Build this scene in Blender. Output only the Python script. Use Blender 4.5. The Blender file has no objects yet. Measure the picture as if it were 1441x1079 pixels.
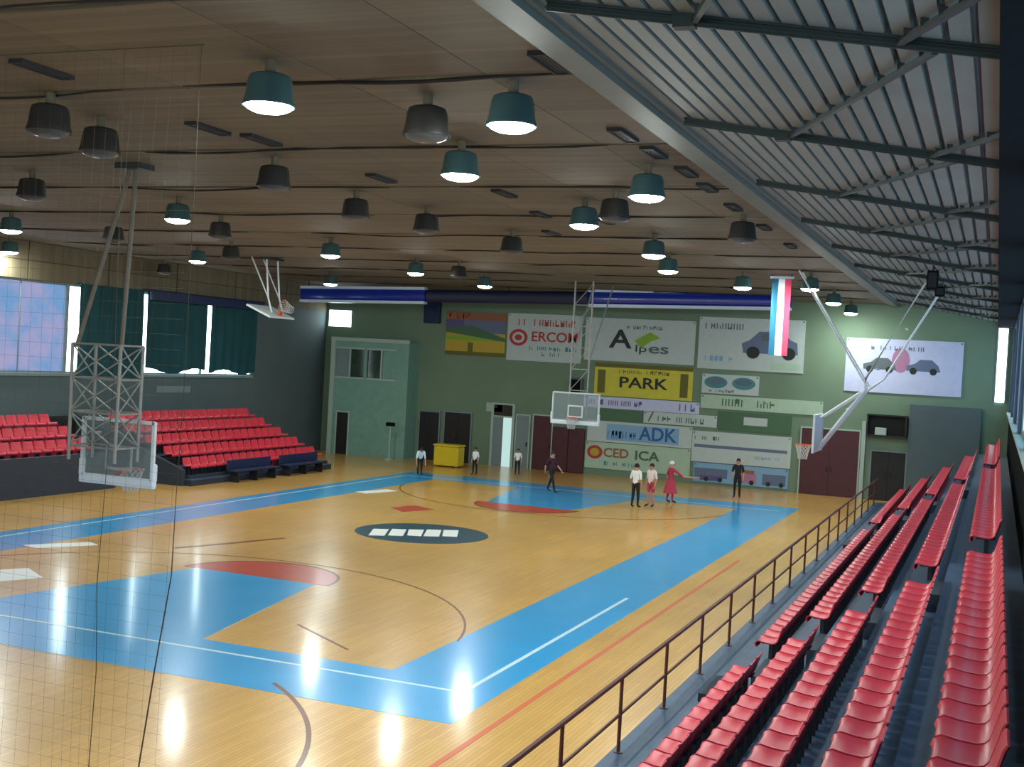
import bpy, math, random
import numpy as np
from mathutils import Vector, Matrix
random.seed(7)
scene = bpy.context.scene
COL = scene.collection

# ------------------------------------------------------------------ camera
CAM = Vector((14.5425, -30.4284, 4.9405))
YAW, PITCH, ROLL, FPX = 0.378615, -0.019973, 0.055178, 1716.42
cam_d = bpy.data.cameras.new('camera')
cam_d.sensor_fit = 'HORIZONTAL'
cam_d.sensor_width = 36.0
cam_d.lens = FPX / 1441 * 36.0
cam_d.clip_start = 0.05
cam_d.clip_end = 300
cam = bpy.data.objects.new('camera', cam_d)
COL.objects.link(cam)
_f = Vector((-math.sin(YAW) * math.cos(PITCH), math.cos(YAW) * math.cos(PITCH), math.sin(PITCH)))
_r0 = Vector((math.cos(YAW), math.sin(YAW), 0))
_u0 = _r0.cross(_f)
_r = _r0 * math.cos(ROLL) + _u0 * math.sin(ROLL)
_u = _u0 * math.cos(ROLL) - _r0 * math.sin(ROLL)
_m = Matrix(((_r.x, _u.x, -_f.x), (_r.y, _u.y, -_f.y), (_r.z, _u.z, -_f.z)))
cam.matrix_world = Matrix.Translation(CAM) @ _m.to_4x4()
scene.camera = cam

# ------------------------------------------------------------------ world, exposure, lights
W_STRENGTH = 0.6
LAMP_L = 98.0
LAMP_COL = (0.90, 1.0, 0.97)
WIN_L = 3.0
world = bpy.data.worlds.new('world')
world.use_nodes = True
bg = world.node_tree.nodes['Background']
bg.inputs[0].default_value = (0.80, 0.90, 1.0, 1)
bg.inputs[1].default_value = W_STRENGTH  # added ambient fill, enters through the hall's open back
scene.world = world
scene.view_settings.view_transform = 'Standard'
scene.view_settings.look = 'None'
scene.view_settings.gamma = 1
scene.view_settings.use_curve_mapping = False
scene.view_settings.exposure = 1.5
scene.cycles.use_denoising = True
scene.cycles.max_bounces = 8
scene.cycles.diffuse_bounces = 4


# ------------------------------------------------------------------ materials
def srgb(r, g, b):
    def c(v):
        v /= 255
        return v / 12.92 if v <= 0.04045 else ((v + 0.055) / 1.055) ** 2.4
    return (c(r), c(g), c(b), 1)


def mat(name, rgb, rough=0.6, metal=0.0, var=0.0, scale=4.0, bump=0.0, rnd=0.0, coat=0.0, spec=None, emit=0.0):
    m = bpy.data.materials.new(name)
    m.use_nodes = True
    nt = m.node_tree
    b = nt.nodes['Principled BSDF']
    col = srgb(*rgb)
    b.inputs['Base Color'].default_value = col
    b.inputs['Roughness'].default_value = rough
    b.inputs['Metallic'].default_value = metal
    b.inputs['Coat Weight'].default_value = coat
    b.inputs['Coat Roughness'].default_value = 0.12
    if spec is not None:
        b.inputs['Specular IOR Level'].default_value = spec
    if emit:
        b.inputs['Emission Color'].default_value = col
        b.inputs['Emission Strength'].default_value = emit
    tc = nt.nodes.new('ShaderNodeTexCoord')
    nz = nt.nodes.new('ShaderNodeTexNoise')
    nz.inputs['Scale'].default_value = scale
    nz.inputs['Detail'].default_value = 5
    nt.links.new(tc.outputs['Object'], nz.inputs['Vector'])
    hsv = nt.nodes.new('ShaderNodeHueSaturation')
    hsv.inputs['Color'].default_value = col
    mr = nt.nodes.new('ShaderNodeMapRange')
    mr.inputs['To Min'].default_value = 1 - max(var, 0.02)
    mr.inputs['To Max'].default_value = 1 + max(var, 0.02)
    mr.inputs['From Min'].default_value = 0.3
    mr.inputs['From Max'].default_value = 0.7
    nt.links.new(nz.outputs['Fac'], mr.inputs['Value'])
    last = mr.outputs['Result']
    if rnd:
        oi = nt.nodes.new('ShaderNodeObjectInfo')
        m2 = nt.nodes.new('ShaderNodeMapRange')
        m2.inputs['To Min'].default_value = 1 - rnd
        m2.inputs['To Max'].default_value = 1 + rnd
        nt.links.new(oi.outputs['Random'], m2.inputs['Value'])
        mu = nt.nodes.new('ShaderNodeMath')
        mu.operation = 'MULTIPLY'
        nt.links.new(last, mu.inputs[0])
        nt.links.new(m2.outputs['Result'], mu.inputs[1])
        last = mu.outputs[0]
    nt.links.new(last, hsv.inputs['Value'])
    nt.links.new(hsv.outputs['Color'], b.inputs['Base Color'])
    if bump:
        bp = nt.nodes.new('ShaderNodeBump')
        bp.inputs['Strength'].default_value = bump
        bp.inputs['Distance'].default_value = 0.02
        nt.links.new(nz.outputs['Fac'], bp.inputs['Height'])
        nt.links.new(bp.outputs['Normal'], b.inputs['Normal'])
    return m


def emat(name, rgb, strength, rgb2=None, scale=1.0):
    m = bpy.data.materials.new(name)
    m.use_nodes = True
    nt = m.node_tree
    nt.nodes.clear()
    out = nt.nodes.new('ShaderNodeOutputMaterial')
    e = nt.nodes.new('ShaderNodeEmission')
    e.inputs[0].default_value = srgb(*rgb)
    e.inputs[1].default_value = strength
    nt.links.new(e.outputs[0], out.inputs[0])
    if rgb2:
        tc = nt.nodes.new('ShaderNodeTexCoord')
        nz = nt.nodes.new('ShaderNodeTexNoise')
        nz.inputs['Scale'].default_value = scale
        nz.inputs['Detail'].default_value = 3
        mx = nt.nodes.new('ShaderNodeMix')
        mx.data_type = 'RGBA'
        mx.inputs['A'].default_value = srgb(*rgb)
        mx.inputs['B'].default_value = srgb(*rgb2)
        mr = nt.nodes.new('ShaderNodeMapRange')
        mr.inputs['From Min'].default_value = 0.38
        mr.inputs['From Max'].default_value = 0.62
        nt.links.new(tc.outputs['Object'], nz.inputs['Vector'])
        nt.links.new(nz.outputs['Fac'], mr.inputs['Value'])
        nt.links.new(mr.outputs[0], mx.inputs['Factor'])
        nt.links.new(mx.outputs['Result'], e.inputs[0])
    return m


def wood_mat(name, rgb1, rgb2, bw, bh, rough, coat, rot=0.0, rnd=0.0, nscale=0.35):
    """Strip wood: brick texture in object XY gives the strips, noise gives grain and large-scale tone."""
    m = bpy.data.materials.new(name)
    m.use_nodes = True
    nt = m.node_tree
    b = nt.nodes['Principled BSDF']
    tc = nt.nodes.new('ShaderNodeTexCoord')
    mp = nt.nodes.new('ShaderNodeMapping')
    mp.inputs['Rotation'].default_value = (0, 0, rot)
    nt.links.new(tc.outputs['Object'], mp.inputs['Vector'])
    br = nt.nodes.new('ShaderNodeTexBrick')
    br.inputs['Color1'].default_value = srgb(*rgb1)
    br.inputs['Color2'].default_value = srgb(*rgb2)
    br.inputs['Mortar'].default_value = srgb(*[int(v * 0.8) for v in rgb1])
    br.inputs['Scale'].default_value = 1.0
    br.inputs['Mortar Size'].default_value = 0.004
    br.inputs['Brick Width'].default_value = bw
    br.inputs['Row Height'].default_value = bh
    nt.links.new(mp.outputs['Vector'], br.inputs['Vector'])
    nz = nt.nodes.new('ShaderNodeTexNoise')
    nz.inputs['Scale'].default_value = nscale
    nz.inputs['Detail'].default_value = 4
    nt.links.new(tc.outputs['Object'], nz.inputs['Vector'])
    hsv = nt.nodes.new('ShaderNodeHueSaturation')
    mr = nt.nodes.new('ShaderNodeMapRange')
    mr.inputs['From Min'].default_value = 0.3
    mr.inputs['From Max'].default_value = 0.7
    mr.inputs['To Min'].default_value = 0.88
    mr.inputs['To Max'].default_value = 1.12
    nt.links.new(nz.outputs['Fac'], mr.inputs['Value'])
    last = mr.outputs[0]
    if rnd:
        oi = nt.nodes.new('ShaderNodeObjectInfo')
        m2 = nt.nodes.new('ShaderNodeMapRange')
        m2.inputs['To Min'].default_value = 1 - rnd
        m2.inputs['To Max'].default_value = 1 + rnd
        nt.links.new(oi.outputs['Random'], m2.inputs['Value'])
        mu = nt.nodes.new('ShaderNodeMath')
        mu.operation = 'MULTIPLY'
        nt.links.new(last, mu.inputs[0])
        nt.links.new(m2.outputs['Result'], mu.inputs[1])
        last = mu.outputs[0]
    nt.links.new(last, hsv.inputs['Value'])
    nt.links.new(br.outputs['Color'], hsv.inputs['Color'])
    nt.links.new(hsv.outputs['Color'], b.inputs['Base Color'])
    b.inputs['Roughness'].default_value = rough
    b.inputs['Coat Weight'].default_value = coat
    b.inputs['Coat Roughness'].default_value = 0.13
    return m


M = {}
M['floor'] = wood_mat('floor_wood', (226, 174, 92), (214, 160, 80), 1.2, 0.07, 0.3, 0.4, rot=math.pi / 2)
M['ceil'] = wood_mat('ceiling_wood', (114, 102, 78), (101, 90, 68), 8.0, 0.14, 0.8, 0.0, rnd=0.10)
M['ceil_dark'] = mat('ceiling_void', (38, 32, 26), 0.9)
M['blue'] = mat('court_blue', (50, 168, 228), 0.28, var=0.06, scale=0.8, coat=0.6)
M['red_paint'] = mat('court_red', (196, 74, 48), 0.3, var=0.06, scale=1.5, coat=0.3)
M['white_paint'] = mat('court_white', (205, 230, 235), 0.35, coat=0.3)
M['floor_white'] = mat('floor_patch_white', (240, 240, 235), 0.4)
M['brown_paint'] = mat('court_brown', (122, 66, 34), 0.35, coat=0.3)
M['redline'] = mat('court_red_line', (216, 108, 66), 0.35, coat=0.3)
M['logo_dark'] = mat('court_logo_navy', (42, 74, 92), 0.3, coat=0.3)
M['deck'] = mat('deck_steel', (124, 127, 118), 0.6, 0.0, var=0.08, scale=1.2)
M['beam'] = mat('dark_green_steel', (40, 50, 46), 0.5, 0.3, var=0.1)
M['trim'] = mat('pale_trim', (98, 102, 90), 0.55, var=0.06)
M['wall_green'] = mat('wall_green', (112, 134, 108), 0.7, var=0.07, scale=0.6)
M['wall_grey'] = mat('wall_grey_green', (84, 98, 98), 0.75, var=0.08, scale=0.5)
M['wall_dark'] = mat('wall_dark_panel', (22, 23, 24), 1.0, var=0.15, spec=0.05)
M['wall_right'] = mat('wall_right_paint', (70, 84, 104), 0.7, var=0.1)
M['room_green'] = mat('room_green', (118, 158, 142), 0.65, var=0.06)
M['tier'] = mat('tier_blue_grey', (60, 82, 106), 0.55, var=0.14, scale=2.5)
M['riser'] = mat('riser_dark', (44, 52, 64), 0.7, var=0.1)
M['seat'] = mat('seat_red', (212, 54, 70), 0.38, var=0.03, rnd=0.06)
M['seat_far'] = mat('seat_red_stuff', (212, 54, 70), 0.38, var=0.03)
M['steel'] = mat('bracket_steel', (48, 50, 56), 0.5, 0.5)
M['rail'] = mat('railing_brown', (92, 54, 42), 0.45, 0.1, var=0.06)
M['lamp_body'] = mat('lamp_housing', (78, 112, 112), 0.35, 0.5)
M['lamp_off'] = mat('lamp_housing_dark', (48, 46, 42), 0.5, 0.3)
M['lens_off'] = mat('lens_unlit', (62, 64, 66), 0.3)
M['lens'] = emat('lamp_lens', (240, 255, 250), LAMP_L)
M['lens'].node_tree.nodes['Emission'].inputs[0].default_value = (*LAMP_COL, 1)
M['slot'] = mat('vent_dark', (30, 28, 26), 0.8)
M['curtain'] = mat('curtain_teal', (8, 66, 70), 0.85, var=0.15, scale=1.0)
M['navy'] = mat('navy_cloth', (18, 34, 74), 0.6, var=0.1)
M['pane_white'] = emat('window_daylight', (225, 245, 250), WIN_L)
M['pane_blue'] = emat('window_blue_daylight', (118, 160, 208), 0.34, (165, 165, 205), 1.1)
M['pane_sky'] = emat('window_sky', (120, 185, 238), 0.9, (170, 215, 245), 0.6)
M['frame'] = mat('frame_grey', (120, 135, 135), 0.5)
M['frame_pale'] = mat('frame_pale', (165, 182, 170), 0.5)
M['white'] = mat('white_enamel', (215, 222, 220), 0.4)
M['mast'] = mat('mast_brown_grey', (112, 106, 92), 0.55, 0.1, var=0.1)
M['hoop_grey'] = mat('hoop_grey_paint', (150, 150, 142), 0.5, 0.1, var=0.1)
M['acrylic'] = mat('backboard_acrylic', (150, 165, 165), 0.1)
M['acrylic'].node_tree.nodes['Principled BSDF'].inputs['Alpha'].default_value = 0.3
M['pad'] = mat('white_padding', (220, 228, 232), 0.5)
M['orange'] = mat('rim_orange', (210, 84, 40), 0.4)
M['cord'] = mat('net_cord', (70, 66, 46), 0.9)
M['cord_white'] = mat('white_net_cord', (200, 200, 196), 0.9)
M['maroon'] = mat('maroon_door', (74, 22, 30), 0.5, var=0.12)
M['black'] = mat('black_door', (24, 20, 20), 0.6, var=0.2)
M['dark_glass'] = mat('dark_glass', (44, 62, 48), 0.12, spec=0.6, var=0.2)
M['glass_lit'] = emat('door_daylight', (205, 240, 235), 0.3)
M['banner_white'] = mat('banner_white', (186, 198, 192), 0.6, var=0.03)
M['banner_mint'] = mat('banner_mint', (172, 196, 170), 0.6, var=0.04)
M['banner_lilac'] = mat('banner_lilac', (196, 200, 226), 0.6, var=0.04)
M['ink_red'] = mat('ink_red', (176, 52, 44), 0.6)
M['ink_black'] = mat('ink_black', (28, 36, 30), 0.6)
M['ink_grey'] = mat('ink_grey', (92, 100, 102), 0.6)
M['ink_teal'] = mat('ink_teal', (70, 130, 134), 0.6)
M['ink_blue'] = mat('ink_blue', (36, 92, 150), 0.6)
M['ink_lightblue'] = mat('ink_light_blue', (126, 168, 196), 0.6)
M['ink_green'] = mat('ink_green', (130, 172, 40), 0.6)
M['ink_dgreen'] = mat('ink_dark_green', (70, 106, 74), 0.6)
M['ink_purple'] = mat('ink_purple', (92, 82, 128), 0.6)
M['ink_pink'] = mat('ink_pink', (176, 120, 150), 0.6)
M['ink_brown'] = mat('ink_brown', (148, 92, 60), 0.6)
M['ink_ochre'] = mat('ink_ochre', (186, 158, 48), 0.6)
M['ink_slate'] = mat('ink_slate', (98, 110, 136), 0.6)
M['yellow'] = mat('banner_yellow', (206, 196, 56), 0.6, var=0.05)
M['olive'] = mat('banner_olive', (98, 96, 26), 0.6)
M['box_yellow'] = mat('crate_yellow', (212, 186, 24), 0.5, var=0.05)
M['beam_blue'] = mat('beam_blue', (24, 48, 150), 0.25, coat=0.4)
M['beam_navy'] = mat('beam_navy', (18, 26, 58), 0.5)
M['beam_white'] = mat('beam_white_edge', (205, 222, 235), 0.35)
M['flag_teal'] = mat('flag_teal', (20, 100, 130), 0.7)
M['flag_white'] = mat('flag_white', (232, 236, 246), 0.7)
M['flag_red'] = mat('flag_red', (214, 60, 92), 0.7)
M['skin'] = mat('skin', (196, 146, 118), 0.6)
M['hair'] = mat('hair_dark', (36, 26, 22), 0.7)
M['eye'] = mat('eye_dark', (24, 20, 20), 0.3)
M['shirt_white'] = mat('shirt_white', (236, 242, 238), 0.8)
M['shirt_pink'] = mat('shirt_pale_pink', (240, 226, 220), 0.8)
M['shirt_maroon'] = mat('shirt_maroon', (70, 30, 42), 0.8)
M['cloth_black'] = mat('cloth_black', (26, 26, 28), 0.8)
M['cloth_red'] = mat('cloth_red', (190, 62, 84), 0.8)
M['shoe'] = mat('shoe_dark', (40, 34, 34), 0.6)


# ------------------------------------------------------------------ mesh helpers
class MB:
    def __init__(s):
        s.v, s.f = [], []

    def add(s, v, f):
        o = len(s.v)
        s.v += [tuple(p) for p in v]
        s.f += [tuple(i + o for i in q) for q in f]
        return s

    def box(s, x0, x1, y0, y1, z0, z1):
        v = [(x, y, z) for z in (z0, z1) for y in (y0, y1) for x in (x0, x1)]
        f = [(0, 2, 3, 1), (4, 5, 7, 6), (0, 1, 5, 4), (2, 6, 7, 3), (0, 4, 6, 2), (1, 3, 7, 5)]
        return s.add(v, f)

    def bevel_box(s, x0, x1, y0, y1, z0, z1, b):
        """box with chamfered vertical and top edges"""
        def ring(z, i):
            return [(x0 + i + b, y0 + i, z), (x1 - i - b, y0 + i, z), (x1 - i, y0 + i + b, z), (x1 - i, y1 - i - b, z),
                    (x1 - i - b, y1 - i, z), (x0 + i + b, y1 - i, z), (x0 + i, y1 - i - b, z), (x0 + i, y0 + i + b, z)]
        rings = [ring(z0, b * .6), ring(z0 + b, 0), ring(z1 - b, 0), ring(z1, b * .6)]
        v = sum(rings, [])
        f = []
        for k in range(3):
            for i in range(8):
                j = (i + 1) % 8
                f.append((k * 8 + i, k * 8 + j, k * 8 + 8 + j, k * 8 + 8 + i))
        f.append(tuple(reversed(range(8))))
        f.append(tuple(range(24, 32)))
        return s.add(v, f)

    def tube(s, pts, r, n=8, cap=True):
        """tube along a polyline; r number or list"""
        pts = [Vector(p) for p in pts]
        rs = r if isinstance(r, (list, tuple)) else [r] * len(pts)
        v, f = [], []
        for k, p in enumerate(pts):
            d = (pts[min(k + 1, len(pts) - 1)] - pts[max(k - 1, 0)]).normalized()
            a = Vector((0, 0, 1)) if abs(d.z) < 0.9 else Vector((1, 0, 0))
            e1 = d.cross(a).normalized()
            e2 = d.cross(e1).normalized()
            for i in range(n):
                t = 2 * math.pi * i / n
                v.append(p + (e1 * math.cos(t) + e2 * math.sin(t)) * rs[k])
        for k in range(len(pts) - 1):
            for i in range(n):
                j = (i + 1) % n
                f.append((k * n + i, k * n + j, k * n + n + j, k * n + n + i))
        if cap:
            f.append(tuple(reversed(range(n))))
            f.append(tuple(range((len(pts) - 1) * n, len(pts) * n)))
        return s.add(v, f)

    def bar(s, a, b, w, h=None):
        """rectangular bar from a to b"""
        h = h or w
        a, b = Vector(a), Vector(b)
        d = (b - a).normalized()
        up = Vector((0, 0, 1)) if abs(d.z) < 0.95 else Vector((0, 1, 0))
        e1 = d.cross(up).normalized() * w / 2
        e2 = e1.cross(d).normalized() * h / 2
        v = [p + x * e1 + y * e2 for p in (a, b) for x, y in ((-1, -1), (1, -1), (1, 1), (-1, 1))]
        return s.add(v, [(3, 2, 1, 0), (4, 5, 6, 7), (0, 1, 5, 4), (1, 2, 6, 5), (2, 3, 7, 6), (3, 0, 4, 7)])

    def lathe(s, prof, n=24, c=(0, 0, 0)):
        v, f = [], []
        for r, z in prof:
            for i in range(n):
                t = 2 * math.pi * i / n
                v.append((c[0] + r * math.cos(t), c[1] + r * math.sin(t), c[2] + z))
        for k in range(len(prof) - 1):
            for i in range(n):
                j = (i + 1) % n
                f.append((k * n + i, k * n + j, k * n + n + j, k * n + n + i))
        return s.add(v, f)

    def poly(s, pts, z0, z1):
        """flat prism from a xy outline (counter-clockwise)"""
        n = len(pts)
        v = [(x, y, z0) for x, y in pts] + [(x, y, z1) for x, y in pts]
        f = [tuple(reversed(range(n))), tuple(range(n, 2 * n))]
        f += [(i, (i + 1) % n, n + (i + 1) % n, n + i) for i in range(n)]
        return s.add(v, f)

    def strip(s, pts, w, z0, z1):
        """a painted line of width w along xy points"""
        L, R = [], []
        for k, p in enumerate(pts):
            a = Vector(pts[max(k - 1, 0)])
            b = Vector(pts[min(k + 1, len(pts) - 1)])
            d = (b - a).normalized()
            n = Vector((-d.y, d.x)) * w / 2
            L.append((p[0] + n.x, p[1] + n.y))
            R.append((p[0] - n.x, p[1] - n.y))
        n = len(pts)
        v = [(x, y, z1) for x, y in L] + [(x, y, z1) for x, y in R] + [(x, y, z0) for x, y in L] + [(x, y, z0) for x, y in R]
        f = []
        for i in range(n - 1):
            f.append((i, n + i, n + i + 1, i + 1))
            f.append((2 * n + i, i, i + 1, 2 * n + i + 1))
            f.append((n + i, 3 * n + i, 3 * n + i + 1, n + i + 1))
        return s.add(v, f)

    def mesh(s, name, smooth=False):
        me = bpy.data.meshes.new(name)
        me.from_pydata(s.v, [], s.f)
        me.update()
        if smooth:
            me.polygons.foreach_set('use_smooth', [True] * len(me.polygons))
            me.set_sharp_from_angle(angle=math.radians(40))
        return me

    def obj(s, name, m, parent=None, smooth=False, kind=None):
        return link(name, s.mesh(name, smooth), m, parent, kind)


def link(name, me, m, parent=None, kind=None):
    if m is not None and not me.materials:
        me.materials.append(m)
    o = bpy.data.objects.new(name, me)
    COL.objects.link(o)
    if parent is not None:
        o.parent = parent
    if kind:
        o['kind'] = kind
    return o


def thing(name, label, cat, loc=(0, 0, 0), rz=0.0, group=None):
    o = bpy.data.objects.new(name, None)
    o.empty_display_size = 0.2
    COL.objects.link(o)
    o.location = loc
    o.rotation_euler = (0, 0, rz)
    return tag(o, label, cat, group)


def tag(o, label, cat, group=None):
    o['label'] = label
    o['category'] = cat
    if group:
        o['group'] = group
    return o


def struct(o):
    o['kind'] = 'structure'
    return o


ORD = ['first', 'second', 'third', 'fourth', 'fifth', 'sixth', 'seventh', 'eighth', 'ninth', 'tenth', 'eleventh', 'twelfth',
       'thirteenth', 'fourteenth', 'fifteenth', 'sixteenth', 'seventeenth', 'eighteenth', 'nineteenth', 'twentieth']


def ordn(i):
    i -= 1
    if i < 20:
        return ORD[i]
    tens = {2: 'twenty', 3: 'thirty', 4: 'forty', 5: 'fifty'}
    t, u = divmod(i + 1, 10)
    return tens[t] + ('-' + ORD[u - 1] if u else 'th')


def text_mesh(body, size, spacing=1.0, depth=0.006, bold=0.0):
    cu = bpy.data.curves.new('lettering', 'FONT')
    cu.body = body
    cu.size = size
    cu.space_character = spacing
    cu.extrude = depth
    cu.offset = bold
    cu.resolution_u = 3
    cu.align_x = 'CENTER'
    cu.align_y = 'CENTER'
    o = bpy.data.objects.new('lettering_source', cu)
    COL.objects.link(o)
    dg = bpy.context.evaluated_depsgraph_get()
    me = bpy.data.meshes.new_from_object(o.evaluated_get(dg))
    bpy.data.objects.remove(o)
    bpy.data.curves.remove(cu)
    return me


# ------------------------------------------------------------------ room: floor
XL, XR, YF, YB, ZC = -16.0, 15.02, 21.5, -33.0, 8.0
floor = struct(MB().box(XL, XR + 0.2, YB, YF + 0.4, -0.2, 0.0).obj('floor', M['floor']))
P0, P1 = 0.0003, 0.004
f_in, f_out = 6.05, 8.0
y_in, y_out = 13.45, 15.5


def arc(cx, cy, r, a0, a1, n=32):
    return [(cx + r * math.cos(math.radians(a0 + (a1 - a0) * i / n)), cy + r * math.sin(math.radians(a0 + (a1 - a0) * i / n))) for i in range(n + 1)]


MB().box(f_in, f_out, -y_out, y_out, P0, P1).obj('painted_border', M['blue'], floor)
MB().box(-f_out, -f_in, -y_out, y_out, P0, P1).obj('painted_border', M['blue'], floor)
MB().box(-f_in, f_in, -y_out, -y_in, P0, P1).obj('painted_border', M['blue'], floor)
MB().box(-f_in, f_in, y_in, y_out, P0, P1).obj('painted_border', M['blue'], floor)
for sgn in (-1, 1):
    pts = [(-2.5, sgn * y_in), (2.5, sgn * y_in), (1.5, sgn * 8.2), (-1.5, sgn * 8.2)]
    if sgn > 0:
        pts = pts[::-1]
    MB().poly(pts, P0, P1).obj('painted_key', M['blue'], floor)
    a = arc(0, sgn * 8.2, 1.8, 0, 180, 28)
    if sgn > 0:
        a = [(x, 2 * 8.2 - y) for x, y in a][::-1]
    MB().poly(a, P0, P1 - 0.001).obj('painted_free_throw_semicircle', M['red_paint'], floor)
    MB().strip(a, 0.07, P1, P1 + 0.001).obj('painted_arc', M['brown_paint'], floor)
    # three point arc, handball goal-area arc
    c = arc(0, sgn * 12.43, 6.25, 12, 168, 40)
    if sgn > 0:
        c = [(x, 2 * 12.43 - y) for x, y in c]
    MB().strip(c, 0.045, P1, P1 + 0.001).obj('painted_three_point_line', M['brown_paint'], floor)
for hx in (1.5,):
    MB().strip(arc(hx, -20, 6.0, -8, 55, 24), 0.07, P1, P1 + 0.001).obj('painted_goal_area_arc', M['brown_paint'], floor)
    MB().strip(arc(-1.5, -20, 6.0, 125, 188, 24), 0.07, P1, P1 + 0.001).obj('painted_goal_area_arc', M['brown_paint'], floor)
for x0, x1, y0, y1 in ((7.46, 7.54, -13.98, -5.4), (-7.54, -7.46, -13.98, 14), (-7.5, 7.5, -14.04, -13.96), (-7.5, 7.5, 13.96, 14.04)):
    MB().box(x0, x1, y0, y1, P1, P1 + 0.001).obj('painted_line', M['white_paint'], floor)
MB().box(8.47, 8.56, -22, 1.5, P0, P1).obj('painted_line', M['redline'], floor)
MB().strip([(-3.45, -6.39), (-2.9, -5.0), (-2.33, -3.32)], 0.16, P0, P1).obj('painted_line', M['brown_paint'], floor)
MB().strip([(3.2, -11.6), (4.85, -12.71)], 0.05, P0, P1).obj('painted_line', M['brown_paint'], floor)
# centre circle with a crest
MB().poly(arc(0, 0, 1.85, 0, 360, 48)[:-1], P0, P1).obj('painted_centre_disc', M['logo_dark'], floor)
crest = MB()
for k in range(5):
    u, w_ = -1.2 + k * .5, .46
    cx_, cy_ = u * .80, u * .60
    crest.add([(cx_ - .42, cy_ + .48 + .06 * (k % 2), P1 + .001), (cx_ - .06, cy_ + .72, P1 + .001), (cx_ + .42, cy_ - .46, P1 + .001), (cx_ + .06, cy_ - .70 + .06 * (k % 3), P1 + .001)], [(0, 3, 2, 1)])
crest.obj('painted_crest', M['floor_white'], floor)
MB().poly([(-3.2, 4.3), (-2.4, 3.6), (-1.95, 4.9), (-2.9, 5.4)], P0, P1).obj('red_floor_patch', M['red_paint'], floor)  # plain red four-sided patch on the floor
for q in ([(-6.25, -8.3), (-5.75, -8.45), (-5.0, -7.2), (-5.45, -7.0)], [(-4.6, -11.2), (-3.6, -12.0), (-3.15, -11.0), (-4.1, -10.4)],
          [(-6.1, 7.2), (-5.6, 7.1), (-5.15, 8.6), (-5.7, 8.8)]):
    MB().poly(q, P0, P1 + 0.002).obj('white_floor_patch', M['floor_white'], floor)  # plain white flat patches on the floor

# ------------------------------------------------------------------ room: ceiling of wooden panels with open joints
ceiling = struct(MB().box(XL - .3, 10.4, YB, YF + 0.3, ZC + 0.10, ZC + 0.2).obj('ceiling', M['ceil_dark']))


def zc(x):
    return ZC


ys = [-33.0, -29.3, -25.4, -21.4, -18.2, -14.15, -10.3, -6.3, -2.3, 1.7, 5.7, 9.7, 13.7, 17.7, 21.48]
xs = [XL + 0.02, -14.06, -12.12, -10.2, -8.0, -5.8, -3.6, -1.4, 0.8, 3.0, 5.2, 7.4, 9.2, 10.33]
for y in ys[1:-1]:
    pts = []
    ph = random.uniform(0, 6)
    for k in range(54):
        x = XL + .05 + (10.3 - XL - .05) * k / 53
        w_ = math.sin(x * .9 + ph) * math.sin(x * .37 + ph)
        pts.append((x, y + .22 * w_, zc(x) - .01 - .03 * abs(w_)))
    k = random.randint(0, 5)
    while k < 52:
        e = min(k + random.randint(6, 16), 53)
        MB().tube(pts[k:e + 1], [.006] + [random.uniform(.012, .026) for _ in pts[k + 1:e]] + [.006], 6).obj('ceiling_joint', M['ceil_dark'], ceiling)
        k = e + random.randint(0, 4)
for j in range(len(ys) - 1):
    for i in range(len(xs) - 1):
        g = 0.07
        n = 5
        mb = MB()
        v, f = [], []
        x0, x1, y0, y1 = xs[i] + 0.006, xs[i + 1] - 0.006, ys[j] + g, ys[j + 1] - g
        s0, s1 = random.uniform(-0.05, 0.05), random.uniform(-0.05, 0.05)
        for k in range(n):
            t = k / (n - 1)
            bow = math.sin(math.pi * t)
            ya, yb = y0 + s0 * bow, y1 + s1 * bow
            x = x0 + (x1 - x0) * t
            zq = zc(x)
            v += [(x, ya, zq), (x, yb, zq), (x, ya, zq + 0.06), (x, yb, zq + 0.06)]
        for k in range(n - 1):
            a, b = 4 * k, 4 * k + 4
            f += [(a, a + 1, b + 1, b), (a + 2, b + 2, b + 3, a + 3), (a, b, b + 2, a + 2), (a + 1, a + 3, b + 3, b + 1)]
        f += [(0, 2, 3, 1), (4 * n - 4, 4 * n - 3, 4 * n - 1, 4 * n - 2)]
        mb.add(v, f).obj('ceiling_panel', M['ceil'], ceiling)
struct(MB().box(10.30, 10.62, YB, YF, ZC - 0.10, ZC + 0.12).obj('trim_1', M['trim']))
struct(MB().box(10.62, 10.70, YB, YF, ZC - 0.03, ZC + 0.12).obj('trim_2', M['trim']))

# sloping corrugated deck over the right stand
DX0, DX1, DZ0, DZ1 = 10.70, 15.0, 8.02, 7.36


def dz(x):
    return DZ0 + (DZ1 - DZ0) * (x - DX0) / (DX1 - DX0)


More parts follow.
